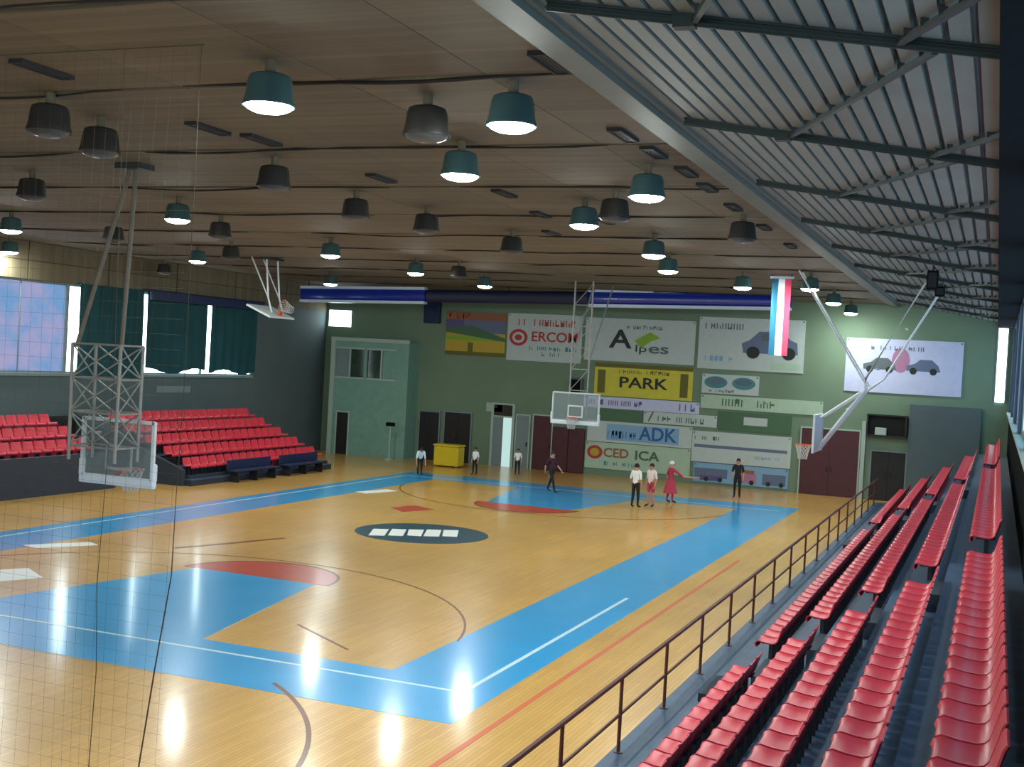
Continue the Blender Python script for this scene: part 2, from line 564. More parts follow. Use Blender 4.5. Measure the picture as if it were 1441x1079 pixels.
mb = MB()
pitch = 0.21
x = DX0
prof = []
while x < DX1:
    prof += [(x, 0.0), (x + 0.155, 0.0), (x + 0.165, 0.08), (x + 0.20, 0.08)]
    x += pitch
v, f = [], []
for px, h in prof:
    for y in (YB, YF):
        v.append((px, y, dz(px) + h))
for k in range(len(prof) - 1):
    f.append((2 * k, 2 * k + 1, 2 * k + 3, 2 * k + 2))
deck = struct(mb.add(v, f).obj('ceiling_deck', M['deck']))
MB().box(DX0, XR + 0.2, YB, YF, 8.16, 8.22).obj('roof_board', M['ceil_dark'], deck)
beam_y = [-25.6, -20.7, -15.8, -11.0, -6.3, -1.6, 3.2, 8.0, 12.8, 17.6]
for k, y in enumerate(beam_y):
    a, b = Vector((10.8, y, dz(10.8) - 0.09)), Vector((14.98, y, dz(14.98) - 0.09))
    t = thing('roof_purlin', f'dark steel purlin under the corrugated deck, {ordn(k + 1)} from the camera', 'beam', (10.8, y, dz(10.8) - 0.18), group='purlins under the corrugated deck')
    o = Vector(t.location)
    MB().bar(a - o + Vector((0, 0, .02)), b - o + Vector((0, 0, .02)), 0.07, 0.02).bar(a - o + Vector((0, 0, .075)), b - o + Vector((0, 0, .075)), 0.07, 0.02).obj('flange', M['beam'], t)
    MB().bar(a - o + Vector((0, 0, .04)), b - o + Vector((0, 0, .04)), 0.02, 0.09).obj('web', M['beam'], t)
    if k:
        y2 = beam_y[k - 1]
        for (xa, xb, ya, yb) in ((12.1, 13.95, y - 0.05, y2 + 0.1), (13.7, 14.95, y - 0.05, y2 + 1.9)):
            w = MB().bar(Vector((xa, ya, dz(xa) - 0.06)), Vector((xb, yb, dz(xb) - 0.06)), 0.05, 0.05)
            for q in range(9):
                p = Vector((xa, ya, dz(xa))).lerp(Vector((xb, yb, dz(xb))), (q + .5) / 9)
                w.box(p.x - .03, p.x + .03, p.y - .05, p.y + .05, p.z - .05, p.z + .015)
            tag(w.obj('roof_brace', M['beam']), f'{"long" if xa < 13 else "short"} diagonal steel brace between purlins {ordn(k)} and {ordn(k + 1)} from the camera', 'brace', 'diagonal braces under the deck')
        MB().box(11.92 - o.x, 12.1 - o.x, -.06, .06, dz(12) - .12 - o.z, dz(12) - .02 - o.z).obj('gusset', M['beam'], t)
struct(MB().box(14.42, XR + 0.1, YB, YF, 7.22, 7.50).obj('trim_3', M['wall_dark']))
# small black loudspeakers hung below the deck
for (sx, sy, h, lb) in ((13.05, -1.6, .42, 'taller black loudspeaker hung under the corrugated deck'), (13.0, 3.2, .26, 'squat black loudspeaker hung under the deck behind a taller one')):
    zt = dz(sx) - .13
    t = thing('loudspeaker', lb, 'speaker', (sx, sy, zt - h - .1))
    MB().bevel_box(-.12, .12, -.12, .12, 0, h, .02).obj('cabinet', M['wall_dark'], t)
    MB().box(-.09, .09, -.135, -.12, .04, h - .05).obj('grille', M['slot'], t)
    MB().tube([(0, 0, h), (0, 0, h + .11)], .02).obj('bracket', M['beam'], t)

# ------------------------------------------------------------------ room: walls
struct(MB().box(XL - 0.3, XR + 0.3, YF, YF + 0.3, 0, ZC + 0.2).obj('wall_far', M['wall_green']))
# left wall: solid below and above the window band, piers between
wl = struct(MB().box(XL - 0.3, XL, YB, YF, 0, 3.55).box(XL - 0.3, XL, YB, YF, 6.72, 6.8).box(XL - 0.3, XL, 15.3, YF, 3.55, 6.72)
            .box(XL - 0.3, XL, YB, -7.0, 3.55, 6.72).obj('wall_left', M['wall_grey']))
struct(MB().box(XL, XL + 0.06, -7.0, 15.3, 3.47, 3.57).obj('trim_4', M['frame']))
clad = struct(MB().box(XL - .3, XL - .02, YB, YF, 6.8, ZC + .08).obj('trim_8', M['ceil_dark']))
for k in range(14):
    MB().box(XL - .02, XL + .03, ys[k] + .03, ys[k + 1] - .03, 6.74, 7.36).obj('cladding_panel', M['ceil'], clad)
    MB().box(XL - .02, XL + .03, ys[k] + .03, ys[k + 1] - .03, 7.38, 7.99).obj('cladding_panel', M['ceil'], clad)
# right wall: dark lower part, pale sill, windows above
struct(MB().box(XR, XR + 0.2, YB, YF, 0, 3.85).obj('wall_right', M['wall_dark']))
struct(MB().box(XR, XR + 0.2, YB, YF, 7.2, 8.2).obj('wall_right', M['wall_right']))
struct(MB().box(XR - 0.10, XR + 0.2, YB, YF, 3.85, 3.93).obj('trim_5', M['frame_pale']))
for k in range(7):
    y0 = 20.9 - k * 7.6
    w = struct(MB().box(XR + .05, XR + .12, y0 - 6.6, y0, 3.93, 4.03).box(XR + .05, XR + .12, y0 - 6.6, y0, 7.1, 7.2)
               .box(XR + .05, XR + .12, y0 - .08, y0, 4.03, 7.1).box(XR + .05, XR + .12, y0 - 6.6, y0 - 6.52, 4.03, 7.1).obj(f'window_{k + 5}', M['frame']))
    for q in range(3):
        MB().box(XR + .08, XR + .1, y0 - 6.52 + q * 2.15, y0 - 6.52 + q * 2.15 + 2.1, 4.03, 7.1).obj('pane', M['pane_sky'], w)
        if q:
            MB().box(XR + .05, XR + .12, y0 - 6.57 + q * 2.15, y0 - 6.52 + q * 2.15, 4.03, 7.1).obj('mullion', M['frame'], w)
    struct(MB().box(XR - .02, XR + .2, y0 - 7.6, y0 - 6.6, 3.93, 7.2).obj('wall_right', M['wall_right']))
struct(MB().box(XR - .02, XR + .2, 20.9, YF, 3.93, 7.2).obj('wall_right', M['wall_right']))


def left_window(n, y0, y1, pane, npane, z0=3.57, z1=6.72):
    w = struct(MB().box(XL - .14, XL - .04, y0, y1, z0, z0 + .07).box(XL - .14, XL - .04, y0, y1, z1 - .07, z1)
               .box(XL - .14, XL - .04, y0, y0 + .07, z0 + .07, z1 - .07).box(XL - .14, XL - .04, y1 - .07, y1, z0 + .07, z1 - .07).obj(f'window_{n}', M['frame']))
    s = (y1 - y0 - .14) / npane
    for q in range(npane):
        MB().box(XL - .12, XL - .1, y0 + .07 + q * s, y0 + .07 + (q + 1) * s, z0 + .07, z1 - .07).obj('pane', pane, w)
        if q:
            MB().box(XL - .14, XL - .08, y0 + .05 + q * s, y0 + .09 + q * s, z0 + .07, z1 - .07).obj('mullion', M['frame'], w)


left_window(1, -7.0, 3.72, M['pane_blue'], 5)
left_window(2, 3.72, 7.5, M['pane_white'], 2)
left_window(3, 7.5, 11.6, M['pane_white'], 2)
left_window(4, 11.6, 15.3, M['pane_white'], 2)


# teal curtains over windows 2 to 4
def curtain(y0, y1, z0, z1, label, skew=0.0, hem=0.12):
    n = 40
    mb = MB()
    v, f = [], []
    rows = 8
    for r in range(rows + 1):
        t = r / rows
        for k in range(n + 1):
            s = k / n
            y = y0 + skew * t + (y1 - y0 - skew * t) * s
            x = XL + .16 + .05 * math.sin(s * n * .9 + y0) * (0.5 + .5 * t) + .015 * math.sin(s * 31 + t * 3)
            zz = z1 + (z0 - z1) * t
            if r == rows:
                zz += hem * (0.5 + .5 * math.sin(s * 7.5 + y0)) * (1 if hem else 0)
            v.append((x, y, zz))
    for r in range(rows):
        for k in range(n):
            a = r * (n + 1) + k
            f.append((a, a + 1, a + n + 2, a + n + 1))
    o = mb.add(v, f)
    o.add([(x + .012, y, z) for x, y, z in v], [q[::-1] for q in f])
    o = o.obj('curtain', M['curtain'], smooth=False)
    o.data.polygons.foreach_set('use_smooth', [True] * len(o.data.polygons))
    MB().tube([(XL + .16, y0 - .05, z1 - .02), (XL + .16, y1 + .05, z1 - .02)], .02, 6).box(XL, XL + .18, y0 - .05, y0 - .01, z1 - .04, z1).box(XL, XL + .18, y1 + .01, y1 + .05, z1 - .04, z1).obj('curtain_rail', M['beam'], o)
    tag(o, label, 'curtain', 'teal window curtains')


curtain(4.12, 7.55, 3.45, 6.78, 'dark teal curtain nearest the blue bare window on the left wall', 0, 0.04)
curtain(7.75, 11.62, 3.62, 6.76, 'dark teal curtain in the middle of the three on the left wall', 0.0, 0.22)
curtain(11.92, 15.28, 3.62, 6.76, 'dark teal curtain of the left wall farthest from the camera', 0, 0.2)
v_ = thing('curtain_valance', 'dark navy valance rail above the teal curtains', 'valance', (XL + .3, 11.3, 6.45))
MB().box(-.02, .10, -3.55, 4.1, 0, .34).obj('valance_cloth', M['navy'], v_)
MB().tube([(.04, -3.6, .36), (.04, 4.2, .36)], .03).box(-.3, .06, -3.65, -3.57, .33, .39).box(-.3, .06, 4.15, 4.25, .33, .39).obj('rail', M['beam'], v_)
tag(MB().box(XL, XL + .03, 8.75, 10.9, 2.86, 3.12).obj('wall_sign', M['frame']), 'narrow pale grey sign on the wall below the teal curtains', 'sign')

# ------------------------------------------------------------------ green corner room, doors, far wall details
RY = 20.4
RXA, RXB, RZT = -14.95, -10.9, 5.42
br = struct(MB().box(RXA, RXB, RY, YF, 0, 3.6).box(RXA, RXB, RY, YF, 5.08, RZT).box(RXA, -14.75, RY, YF, 3.6, 5.08)
            .box(-13.22, -13.08, RY, YF, 3.6, 5.08).box(-11.55, RXB, RY, YF, 3.6, 5.08).obj('wall_corner_room', M['room_green']))
MB().box(RXA - .06, RXB + .04, RY - .08, RY + .02, RZT - .05, RZT + .12).obj('cornice', M['frame_pale'], br)
MB().box(RXA - .04, RXA + .18, RY - .08, RY, 0, RZT - .05).obj('corner_post', M['frame_pale'], br)
for n_, (a, b) in ((12, (-14.75, -13.22)), (13, (-13.08, -11.55))):
    m_ = (a + b) / 2
    w = struct(MB().box(a, b, RY - .03, RY + .06, 3.6, 3.68).box(a, b, RY - .03, RY + .06, 5.0, 5.08).box(m_ - .03, m_ + .03, RY - .03, RY + .06, 3.68, 5.0).obj(f'window_{n_}', M['frame_pale']))
    MB().box(a, m_ - .03, RY + .08, RY + .1, 3.68, 5.0).obj('pane', M['frame'] if n_ == 12 else M['dark_glass'], w)
    MB().box(m_ + .03, b, RY + .08, RY + .1, 3.68, 5.0).obj('pane', M['dark_glass'] if n_ == 12 else M['room_green'], w)
d = struct(MB().box(-14.5, -13.9, RY - .05, RY, 0, 1.98).obj('door_1', M['black']))
MB().box(-13.9, -13.83, RY - .08, RY, 0, 2.05).box(-14.57, -14.5, RY - .08, RY, 0, 2.05).box(-14.5, -13.9, RY - .08, RY, 1.98, 2.05).obj('door_frame', M['frame_pale'], d)
# small bright window above the corner room
w = struct(MB().box(-15.9, -14.55, YF - .08, YF - .02, 6.0, 6.06).box(-15.9, -14.55, YF - .08, YF - .02, 6.84, 6.9).box(-15.9, -15.84, YF - .08, YF - .02, 6.06, 6.84)
           .box(-14.61, -14.55, YF - .08, YF - .02, 6.06, 6.84).obj('window_14', M['frame']))
MB().box(-15.84, -14.61, YF - .05, YF - .03, 6.06, 6.84).obj('pane', M['pane_white'], w)
w = struct(MB().box(14.40, 14.46, YF - .06, YF, 4.3, 7.4).box(14.80, 14.86, YF - .06, YF, 4.3, 7.4).obj('window_15', M['frame']))
MB().box(14.46, 14.80, YF - .04, YF - .02, 4.3, 7.4).obj('pane', M['pane_white'], w)


def door(n, x0, x1, z1, m, leaf=2, z0=0.0, panels=True):
    d = struct(MB().box(x0, x0 + .06, YF - .09, YF, z0, z1 + .06).box(x1 - .06, x1, YF - .09, YF, z0, z1 + .06).box(x0 + .06, x1 - .06, YF - .09, YF, z1, z1 + .06).obj(f'door_{n}', M['frame_pale'] if m is not M['black'] else M['frame']))
    s = (x1 - x0 - .12) / leaf
    for k in range(leaf):
        a = x0 + .06 + k * s
        lf = MB().box(a + .005, a + s - .005, YF - .07, YF - .01, z0, z1).obj('door_leaf', m, d)
        MB().bevel_box(a + (.05 if k else s - .11), a + (.11 if k else s - .05), YF - .12, YF - .07, z0 + 1.0, z0 + 1.2, .012).obj('door_handle', M['steel'], lf)
    return d


door(2, -10.72, -9.6, 2.25, M['black'])
door(3, -9.42, -7.98, 2.3, M['black'])
gd = struct(MB().box(-7.02, -6.9, YF - .1, YF, 0, 2.9).box(-5.98, -5.86, YF - .1, YF, 0, 2.9).box(-6.9, -5.98, YF - .1, YF, 2.25, 2.32).box(-6.9, -5.98, YF - .1, YF, 2.82, 2.9).obj('door_4', M['frame_pale']))
MB().box(-6.9, -6.42, YF - .06, YF - .03, 0, 2.25).obj('door_leaf', M['frame'], gd)
MB().box(-6.42, -5.98, YF - .06, YF - .03, 0, 2.25).obj('pane', M['glass_lit'], gd)
MB().box(-6.9, -5.98, YF - .06, YF - .03, 2.32, 2.82).obj('pane', M['dark_glass'], gd)
door(5, -5.8, -5.08, 2.4, M['frame'], 1)
door(6, -4.98, -3.98, 2.45, M['maroon'], 1)
mp_ = thing('padded_panel', 'maroon padded wall panel beside the lowest banners, behind the far hoop', 'panel', (-3.2, YF - .08, 0))
for k in range(2):
    MB().bevel_box(-.76 + k * .76, -.01 + k * .76, -.06, .06, 0.02, 2.0, .02).obj('pad', M['maroon'], mp_)
door(7, 7.0, 9.45, 2.75, M['maroon'])
struct(MB().box(9.48, 9.64, YF - .2, YF, 0, 3.2).obj('trim_6', M['frame_pale']))
door(8, 9.85, 11.3, 2.0, M['black'])
sh = thing('wall_shelf', 'dark shelf unit on the far wall above the black door', 'shelf', (10.45, YF - .2, 2.62))
MB().box(-.78, .78, -.15, .2, 0, .06).obj('shelf_board', M['black'], sh)
MB().box(-.78, .78, -.15, .2, .84, .9).obj('shelf_board', M['black'], sh)
MB().box(-.78, .78, .14, .19, .06, .84).obj('back_panel', M['slot'], sh)
MB().box(-.78, -.72, -.15, .14, .06, .84).box(.72, .78, -.15, .14, .06, .84).obj('side_panel', M['black'], sh)
tag(MB().bevel_box(10.0, 10.45, YF - .32, YF - .12, 2.68, 2.98, .02).obj('storage_box', M['frame_pale']), 'small pale box lying on the dark wall shelf', 'box')
struct(MB().box(11.3, 14.0, YF - .25, YF, 0, 4.0).obj('trim_7', M['wall_grey']))
tag(MB().box(-7.3, -6.5, YF - .06, YF - .01, 2.48, 2.66).box(-7.3, -6.9, YF - .06, YF - .01, 2.66, 2.88).box(-6.75, -6.5, YF - .06, YF - .01, 2.66, 2.88).obj('exit_sign', M['frame_pale']), 'small pale sign above the glass door on the far wall', 'sign')
tag(MB().bevel_box(-10.65, -9.85, YF - .3, YF - .02, 6.42, 7.4, .03).obj('navy_cabinet', M['navy']), 'dark navy box high on the far wall left of the landscape poster', 'cabinet')
spk = thing('wall_loudspeaker', 'grey loudspeaker on the far wall left of the yellow banner', 'speaker', (-2.95, YF - .2, 3.5))
MB().bevel_box(-.3, .3, -.15, .15, 0, .75, .03).obj('cabinet', M['ink_grey'], spk)
MB().box(-.24, .24, -.17, -.15, .06, .69).obj('grille', M['wall_dark'], spk)
MB().box(-.1, .1, .1, .2, .2, .5).obj('bracket', M['steel'], spk)

# yellow crate by the black doors, a sign post
yb = thing('yellow_crate', 'yellow block standing on the floor before the black double doors', 'crate', (-7.95, 19.0, 0))
MB().bevel_box(-.6, .6, -.35, .35, .06, .92, .04).obj('body', M['box_yellow'], yb)
MB().bevel_box(-.63, .63, -.38, .38, .92, 1.0, .02).obj('lid', M['box_yellow'], yb)
for sx in (-.5, .5):
    for sy in (-.28, .28):
        MB().box(sx - .05, sx + .05, sy - .05, sy + .05, 0, .06).obj('foot', M['olive'], yb)
ps = thing('sign_post', 'slim pale post with a dark head before the green corner room', 'post', (-11.3, 19.7, 0))
MB().lathe([(0.0, 0), (.22, 0), (.22, .03), (.03, .06), (0, .06)], 16).obj('base', M['frame_pale'], ps)
MB().tube([(0, 0, .05), (0, 0, 1.55)], .03).obj('pole', M['frame_pale'], ps)
MB().bevel_box(-.22, .22, -.06, .06, 1.55, 1.72, .02).obj('head', M['wall_dark'], ps)


# ------------------------------------------------------------------ banners on the far wall
def banner(label, x0, x1, z0, z1, m, name='banner', y=None):
    y = YF - .04 if y is None else y
    t = thing(name, label, 'banner' if name != 'poster' else 'poster', ((x0 + x1) / 2, y, z0))
    w2, h = (x1 - x0) / 2, z1 - z0
    MB().box(-w2, w2, -.015, .03, 0, h).obj('sheet', m, t)
    for sx in (-w2 + .08, w2 - .08):
        MB().box(sx - .03, sx + .03, -.02, -.015, h - .1, h - .04).obj('eyelet', M['ink_grey'], t)
    return t, w2, h


def blk(t, m, x0, x1, z0, z1, name='printed_block', k=0):
    MB().box(x0, x1, -.022 - .004 * k, -.016, z0, z1).obj(name, m, t)


def blot(t, m, cx, cz, rx, rz_, name='printed_emblem', k=0, n=20):
    mb = MB()
    v = [(cx + rx * math.cos(2 * math.pi * i / n), y, cz + rz_ * math.sin(2 * math.pi * i / n)) for y in (-.022 - .004 * k, -.016) for i in range(n)]
    f = [tuple(range(n)), tuple(reversed(range(n, 2 * n)))] + [(i, n + i, n + (i + 1) % n, (i + 1) % n) for i in range(n)]
    mb.add(v, f).obj(name, m, t)


def words(t, m, x0, x1, z0, z1, n, seed=1, name='blurred_lettering'):
    """a line of lettering too small to read: a row of uneven glyph bars"""
    rr = random.Random(seed)
    mb = MB()
    s = (x1 - x0) / n
    for i in range(n):
        if rr.random() < .12:
            continue
        a = x0 + i * s
        mb.box(a + .08 * s, a + .26 * s, -.023, -.016, z0, z1)
        if rr.random() < .6:
            mb.box(a + .26 * s, a + .8 * s, -.022, -.016, z0 + (z1 - z0) * rr.choice((0, .4, .75)), z0 + (z1 - z0) * rr.choice((.25, .6, 1)) + .02)
        if rr.random() < .6:
            mb.box(a + .62 * s, a + .8 * s, -.023, -.016, z0, z1 - (z1 - z0) * rr.choice((0, 0, .4)))
    mb.obj(name, m, t)['kind'] = 'stuff'


def letters(t, m, body, cx, cz, size, width=None, bold=0.0, name='lettering'):
    me = text_mesh(body, size, bold=bold)
    o = link(name, me, m, t)
    xs_ = [v.co.x for v in me.vertices]
    w = max(xs_) - min(xs_)
    o.rotation_euler = (math.pi / 2, 0, 0)
    o.location = (cx, -.024, cz)
    if width:
        o.scale = (width / w, 1, 1)
    return o


t, w2, h = banner('landscape poster with brown sky, green hill and yellow field', -9.55, -6.55, 5.0, 7.0, M['ink_ochre'], 'poster')
blk(t, M['ink_brown'], -w2, w2, h - .35, h)
blk(t, M['ink_slate'], -w2 + .9, w2, h - .95, h - .35)
blk(t, M['ink_purple'], -w2, -w2 + .9, h - .75, h - .35)
MB().add([(-w2, -.025, h - .95), (-w2, -.025, h - .75), (-.2, -.025, h - .6), (w2, -.025, h - 1.15), (w2, -.025, h - 1.3), (-.2, -.025, h - 1.1)], [(0, 5, 2, 1), (5, 4, 3, 2)]).obj('printed_hill', M['ink_dgreen'], t)
blk(t, M['ink_green'], -w2, w2, h - 1.3, h - 1.1)
blk(t, M['olive'], -w2, w2, 0, .18, k=1)
blk(t, M['olive'], -.35, -.1, .18, .6, k=1)
words(t, M['ink_red'], -w2 + .1, -.3, h - .3, h - .1, 8, 3)

t, w2, h = banner('white banner with red lettering and a round red emblem, right of the landscape poster', -6.45, -2.85, 4.9, 7.05, M['banner_white'])
words(t, M['ink_red'], -w2 + .5, w2 - .3, h - .55, h - .25, 11, 5)
blot(t, M['ink_red'], -w2 + .55, 1.05, .45, .38)
blot(t, M['banner_white'], -w2 + .55, 1.05, .3, .25, k=1)
blot(t, M['ink_red'], -w2 + .55, 1.05, .18, .14, k=2)
letters(t, M['ink_red'], 'ERCOM', .5, 1.1, .62, 2.2, .01)
words(t, M['ink_teal'], -.7, w2 - .2, .5, .68, 12, 8)
words(t, M['ink_teal'], -.1, .9, .25, .42, 5, 9)

t, w2, h = banner('white banner with a large black letter A and lime green swoosh', -2.7, 2.3, 5.1, 7.0, M['banner_white'])
letters(t, M['ink_black'], 'A', -.85, .95, 1.15, 1.05, .02)
MB().add([(-.2, -.024, .95), (.5, -.024, 1.35), (.95, -.024, 1.1), (.55, -.024, .95), (.1, -.024, .62)], [(0, 4, 3, 2, 1)]).obj('printed_swoosh', M['ink_green'], t)
letters(t, M['ink_black'], 'lp', .1, .6, .45, .5)
letters(t, M['ink_grey'], 'es', .9, .62, .62, .9, .01)
words(t, M['ink_grey'], -.6, 1.2, h - .45, h - .3, 12, 4)

t, w2, h = banner('pale banner showing a dark grey car, behind the hanging flag', 2.45, 6.95, 5.0, 7.22, M['banner_white'])
words(t, M['ink_grey'], -w2 + .25, -.3, h - .5, h - .25, 7, 12)
words(t, M['ink_lightblue'], -w2 + .3, -.7, .35, .55, 6, 13)
car = MB()
pts = [(-.3, .75), (-.38, 1.15), (-.05, 1.3), (.35, 1.68), (1.25, 1.7), (1.7, 1.35), (1.95, 1.25), (2.0, .75)]
n = len(pts)
car.add([(x, -.024, z) for x, z in pts] + [(x, -.016, z) for x, z in pts], [tuple(reversed(range(n)))] + [(i, (i + 1) % n, n + (i + 1) % n, n + i) for i in range(n)])
car.obj('printed_car', M['ink_slate'], t)
blot(t, M['ink_black'], .12, .78, .28, .26, 'printed_wheel', 1)
blot(t, M['ink_black'], 1.62, .78, .28, .26, 'printed_wheel', 1)
blk(t, M['ink_grey'], .45, 1.1, 1.3, 1.6, 'printed_car_window', 1)
blk(t, M['ink_grey'], 1.18, 1.55, 1.3, 1.55, 'printed_car_window', 1)
blk(t, M['banner_mint'], .9, w2 - .1, .1, .4)

t, w2, h = banner('yellow banner with dark lettering and olive end bars', -2.15, 2.3, 3.55, 5.0, M['yellow'])
blk(t, M['olive'], -w2, w2, h - .18, h)
blk(t, M['olive'], -w2 + .15, -w2 + .5, .12, h - .3)
blk(t, M['olive'], w2 - .55, w2 - .2, .12, h - .3)
letters(t, M['ink_black'], 'PARK', 0, .62, .66, 2.2, .012)
words(t, M['olive'], -1.3, 1.2, h - .42, h - .27, 14, 14)

t, w2, h = banner('white sign with two dark teal ovals side by side', 2.7, 5.15, 3.95, 4.78, M['banner_white'])
for sx in (-.62, .58):
    blot(t, M['ink_teal'], sx, .48, .5, .26)
    blot(t, M['logo_dark'], sx, .53, .36, .14, k=1)
words(t, M['ink_grey'], -.9, .2, .06, .16, 8, 15)

t, w2, h = banner('long white strip banner with dark purple lettering under the yellow banner', -2.6, 2.65, 3.0, 3.5, M['banner_lilac'])
words(t, M['ink_purple'], -w2 + .15, .1, .14, .36, 13, 16)
words(t, M['ink_purple'], w2 - .9, w2 - .15, .1, .4, 3, 17)
t, w2, h = banner('long pale green strip banner under the two ovals', 2.7, 7.85, 3.3, 3.88, M['banner_mint'])
words(t, M['ink_dgreen'], -w2 + .9, -w2 + 2.0, .15, .45, 4, 18)
words(t, M['ink_dgreen'], -w2 + 2.4, -w2 + 3.2, .15, .45, 3, 19)
t, w2, h = banner('pale banner with dark green script, between strip and blue banner', .2, 3.45, 2.48, 2.98, M['banner_white'])
letters(t, M['ink_dgreen'], '/', -1.3, .26, .6, .25)
words(t, M['ink_dgreen'], -1.0, 1.3, .1, .34, 11, 20)
t, w2, h = banner('grey green strip banner with a pale patch, right of the script', 3.5, 6.6, 2.4, 3.2, M['ink_dgreen'])
blk(t, M['banner_white'], -.45, .55, .28, .62)
t, w2, h = banner('green strip banner above the blue lettered banner', -2.4, .15, 2.48, 2.96, M['ink_dgreen'])
t, w2, h = banner('light banner with large blue lettering, above the lowest banner', -2.35, 2.4, 1.5, 2.42, M['banner_white'])
blk(t, M['ink_lightblue'], -w2 + .9, 1.8, .1, .82)
words(t, M['ink_blue'], -w2 + .95, -.1, .2, .5, 8, 21)
letters(t, M['ink_blue'], 'ADK', .85, .46, .82, 1.7, .015)
t, w2, h = banner('cream banner with a round red brown emblem and ochre letters, lowest on the wall', -2.4, 2.38, .3, 1.47, M['banner_mint'])
blot(t, M['ink_red'], -w2 + .45, .72, .36, .3)
blot(t, M['ink_ochre'], -w2 + .45, .72, .22, .18, k=1)
letters(t, M['ink_brown'], 'CED', -.95, .72, .56, 1.15, .012)
letters(t, M['ink_dgreen'], 'ICA', .45, .7, .56, 1.1, .012)
words(t, M['ink_teal'], -1.5, .2, .16, .34, 12, 22)
t, w2, h = banner('white banner with a dark blue line across, right of the blue lettered one', 2.42, 6.65, .98, 2.3, M['banner_white'])
blk(t, M['ink_slate'], -w2 + .1, w2 - .15, .62, .75)
words(t, M['ink_dgreen'], -w2 + .1, -w2 + 1.2, .95, 1.1, 7, 23)
words(t, M['ink_lightblue'], .6, w2 - .2, .28, .42, 9, 24)
t, w2, h = banner('low banner with blurred grey, purple and pink vehicles, near the floor', 2.55, 6.6, .12, .94, M['ink_lightblue'])
blk(t, M['ink_slate'], -w2 + .05, -.55, .2, .6)
blk(t, M['ink_purple'], -w2 + .3, -.75, .08, .3, k=1)
blk(t, M['ink_pink'], -.2, .7, .12, .5)
blk(t, M['ink_brown'], -.1, .6, .5, .66)
blk(t, M['ink_slate'], .95, w2 - .1, .1, .55)
for sx in (-1.45, -.85, 0, .5, 1.2, 1.75):
    blot(t, M['ink_black'], sx, .14, .1, .1, 'printed_wheel', 2, 12)
t, w2, h = banner('bluish white banner with two dark cars, high at the right end of the far wall', 8.65, 13.2, 4.4, 6.6, M['banner_lilac'])
for (cx, m1) in ((-.95, M['ink_grey']), (.75, M['ink_slate'])):
    pts = [(-.6, .95), (-.62, 1.15), (-.3, 1.25), (-.1, 1.42), (.35, 1.42), (.6, 1.2), (.7, .95)]
    n = len(pts)
    MB().add([(cx + x, -.024, z) for x, z in pts] + [(cx + x, -.016, z) for x, z in pts], [tuple(reversed(range(n)))] + [(i, (i + 1) % n, n + (i + 1) % n, n + i) for i in range(n)]).obj('printed_car', m1, t)
    for q in (-.35, .42):
        blot(t, M['ink_black'], cx + q, .95, .14, .14, 'printed_wheel', 1, 12)
blot(t, M['ink_pink'], -.1, 1.35, .35, .5)
words(t, M['ink_grey'], -1.3, .9, 1.75, 1.92, 12, 26)

# ------------------------------------------------------------------ blue beam and the hanging flag
bt = thing('hanging_beam', 'long blue beam with white edges of painted lamp glare hung before the far wall', 'beam', (-15.6, 18.0, 7.22))
zs = 0.43 / 22.5


def bseg(x0, x1, mw, white):
    a, b = Vector((x0, 0, x0 * zs + .16)), Vector((x1, 0, x1 * zs + .16))
    n = 14
    mb = MB()
    v, f = [], []
    for p in (a, b):
        for i in range(n + 1):
            t_ = math.pi * i / n - math.pi / 2
            v.append((p.x, -.05 - .12 * math.cos(t_), p.z + .27 * math.sin(t_)))
        v.append((p.x, .1, p.z + .27))
        v.append((p.x, .1, p.z - .27))
    k = n + 3
    for i in range(k):
        f.append((i, (i + 1) % k, k + (i + 1) % k, k + i))
    f += [tuple(reversed(range(k))), tuple(range(k, 2 * k))]
    mb.add(v, f).obj('web', mw, bt, smooth=True)
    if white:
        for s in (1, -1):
            MB().bar(a + Vector((0, -.05, s * .31)), b + Vector((0, -.05, s * .31)), .36, .12).obj('edge_glare', M['beam_white'], bt)  # white bars carry lamp glare as colour along the blue stretches


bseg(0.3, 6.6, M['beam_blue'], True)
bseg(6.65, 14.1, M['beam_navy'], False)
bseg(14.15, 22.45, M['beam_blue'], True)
for hx in (.6, 5.5, 10.5, 14.3, 18.4, 22.2):
    MB().tube([(hx, .02, hx * zs + .36), (hx, .02, ZC - 7.22)], .03, 6).obj('hanger_rod', M['beam'], bt)
fl = thing('tricolour_flag', 'tall narrow tricolour flag hanging from the ceiling at the right end of the blue beam', 'flag', (8.2, 7.45, 5.5))


def cloth(x0, x1, z0, z1, m, name):
    n, r = 8, 10
    v, f = [], []
    for j in range(r + 1):
        for i in range(n + 1):
            x = x0 + (x1 - x0) * i / n
            z = z0 + (z1 - z0) * j / r
            v.append((x, .03 * math.sin(x * 14 + z * .8), z))
    for j in range(r):
        for i in range(n):
            a = j * (n + 1) + i
            f.append((a, a + 1, a + n + 2, a + n + 1))
    mb = MB().add(v, f)
    mb.add([(x, y + .008, z) for x, y, z in v], [q[::-1] for q in f])
    mb.obj(name, m, fl, smooth=True)


cloth(-.29, -.10, .0, 2.36, M['flag_teal'], 'stripe')
cloth(-.10, .1, .0, 2.36, M['flag_white'], 'stripe')
cloth(.1, .29, .0, 2.36, M['flag_red'], 'stripe')
MB().bar((-.36, 0, 2.40), (.36, 0, 2.40), .05, .07).obj('top_bar', M['beam_white'], fl)
MB().tube([(-.3, 0, 2.42), (-.3, 0, 2.5)], .02, 6).tube([(.3, 0, 2.42), (.3, 0, 2.5)], .02, 6).obj('hanger', M['beam'], fl)

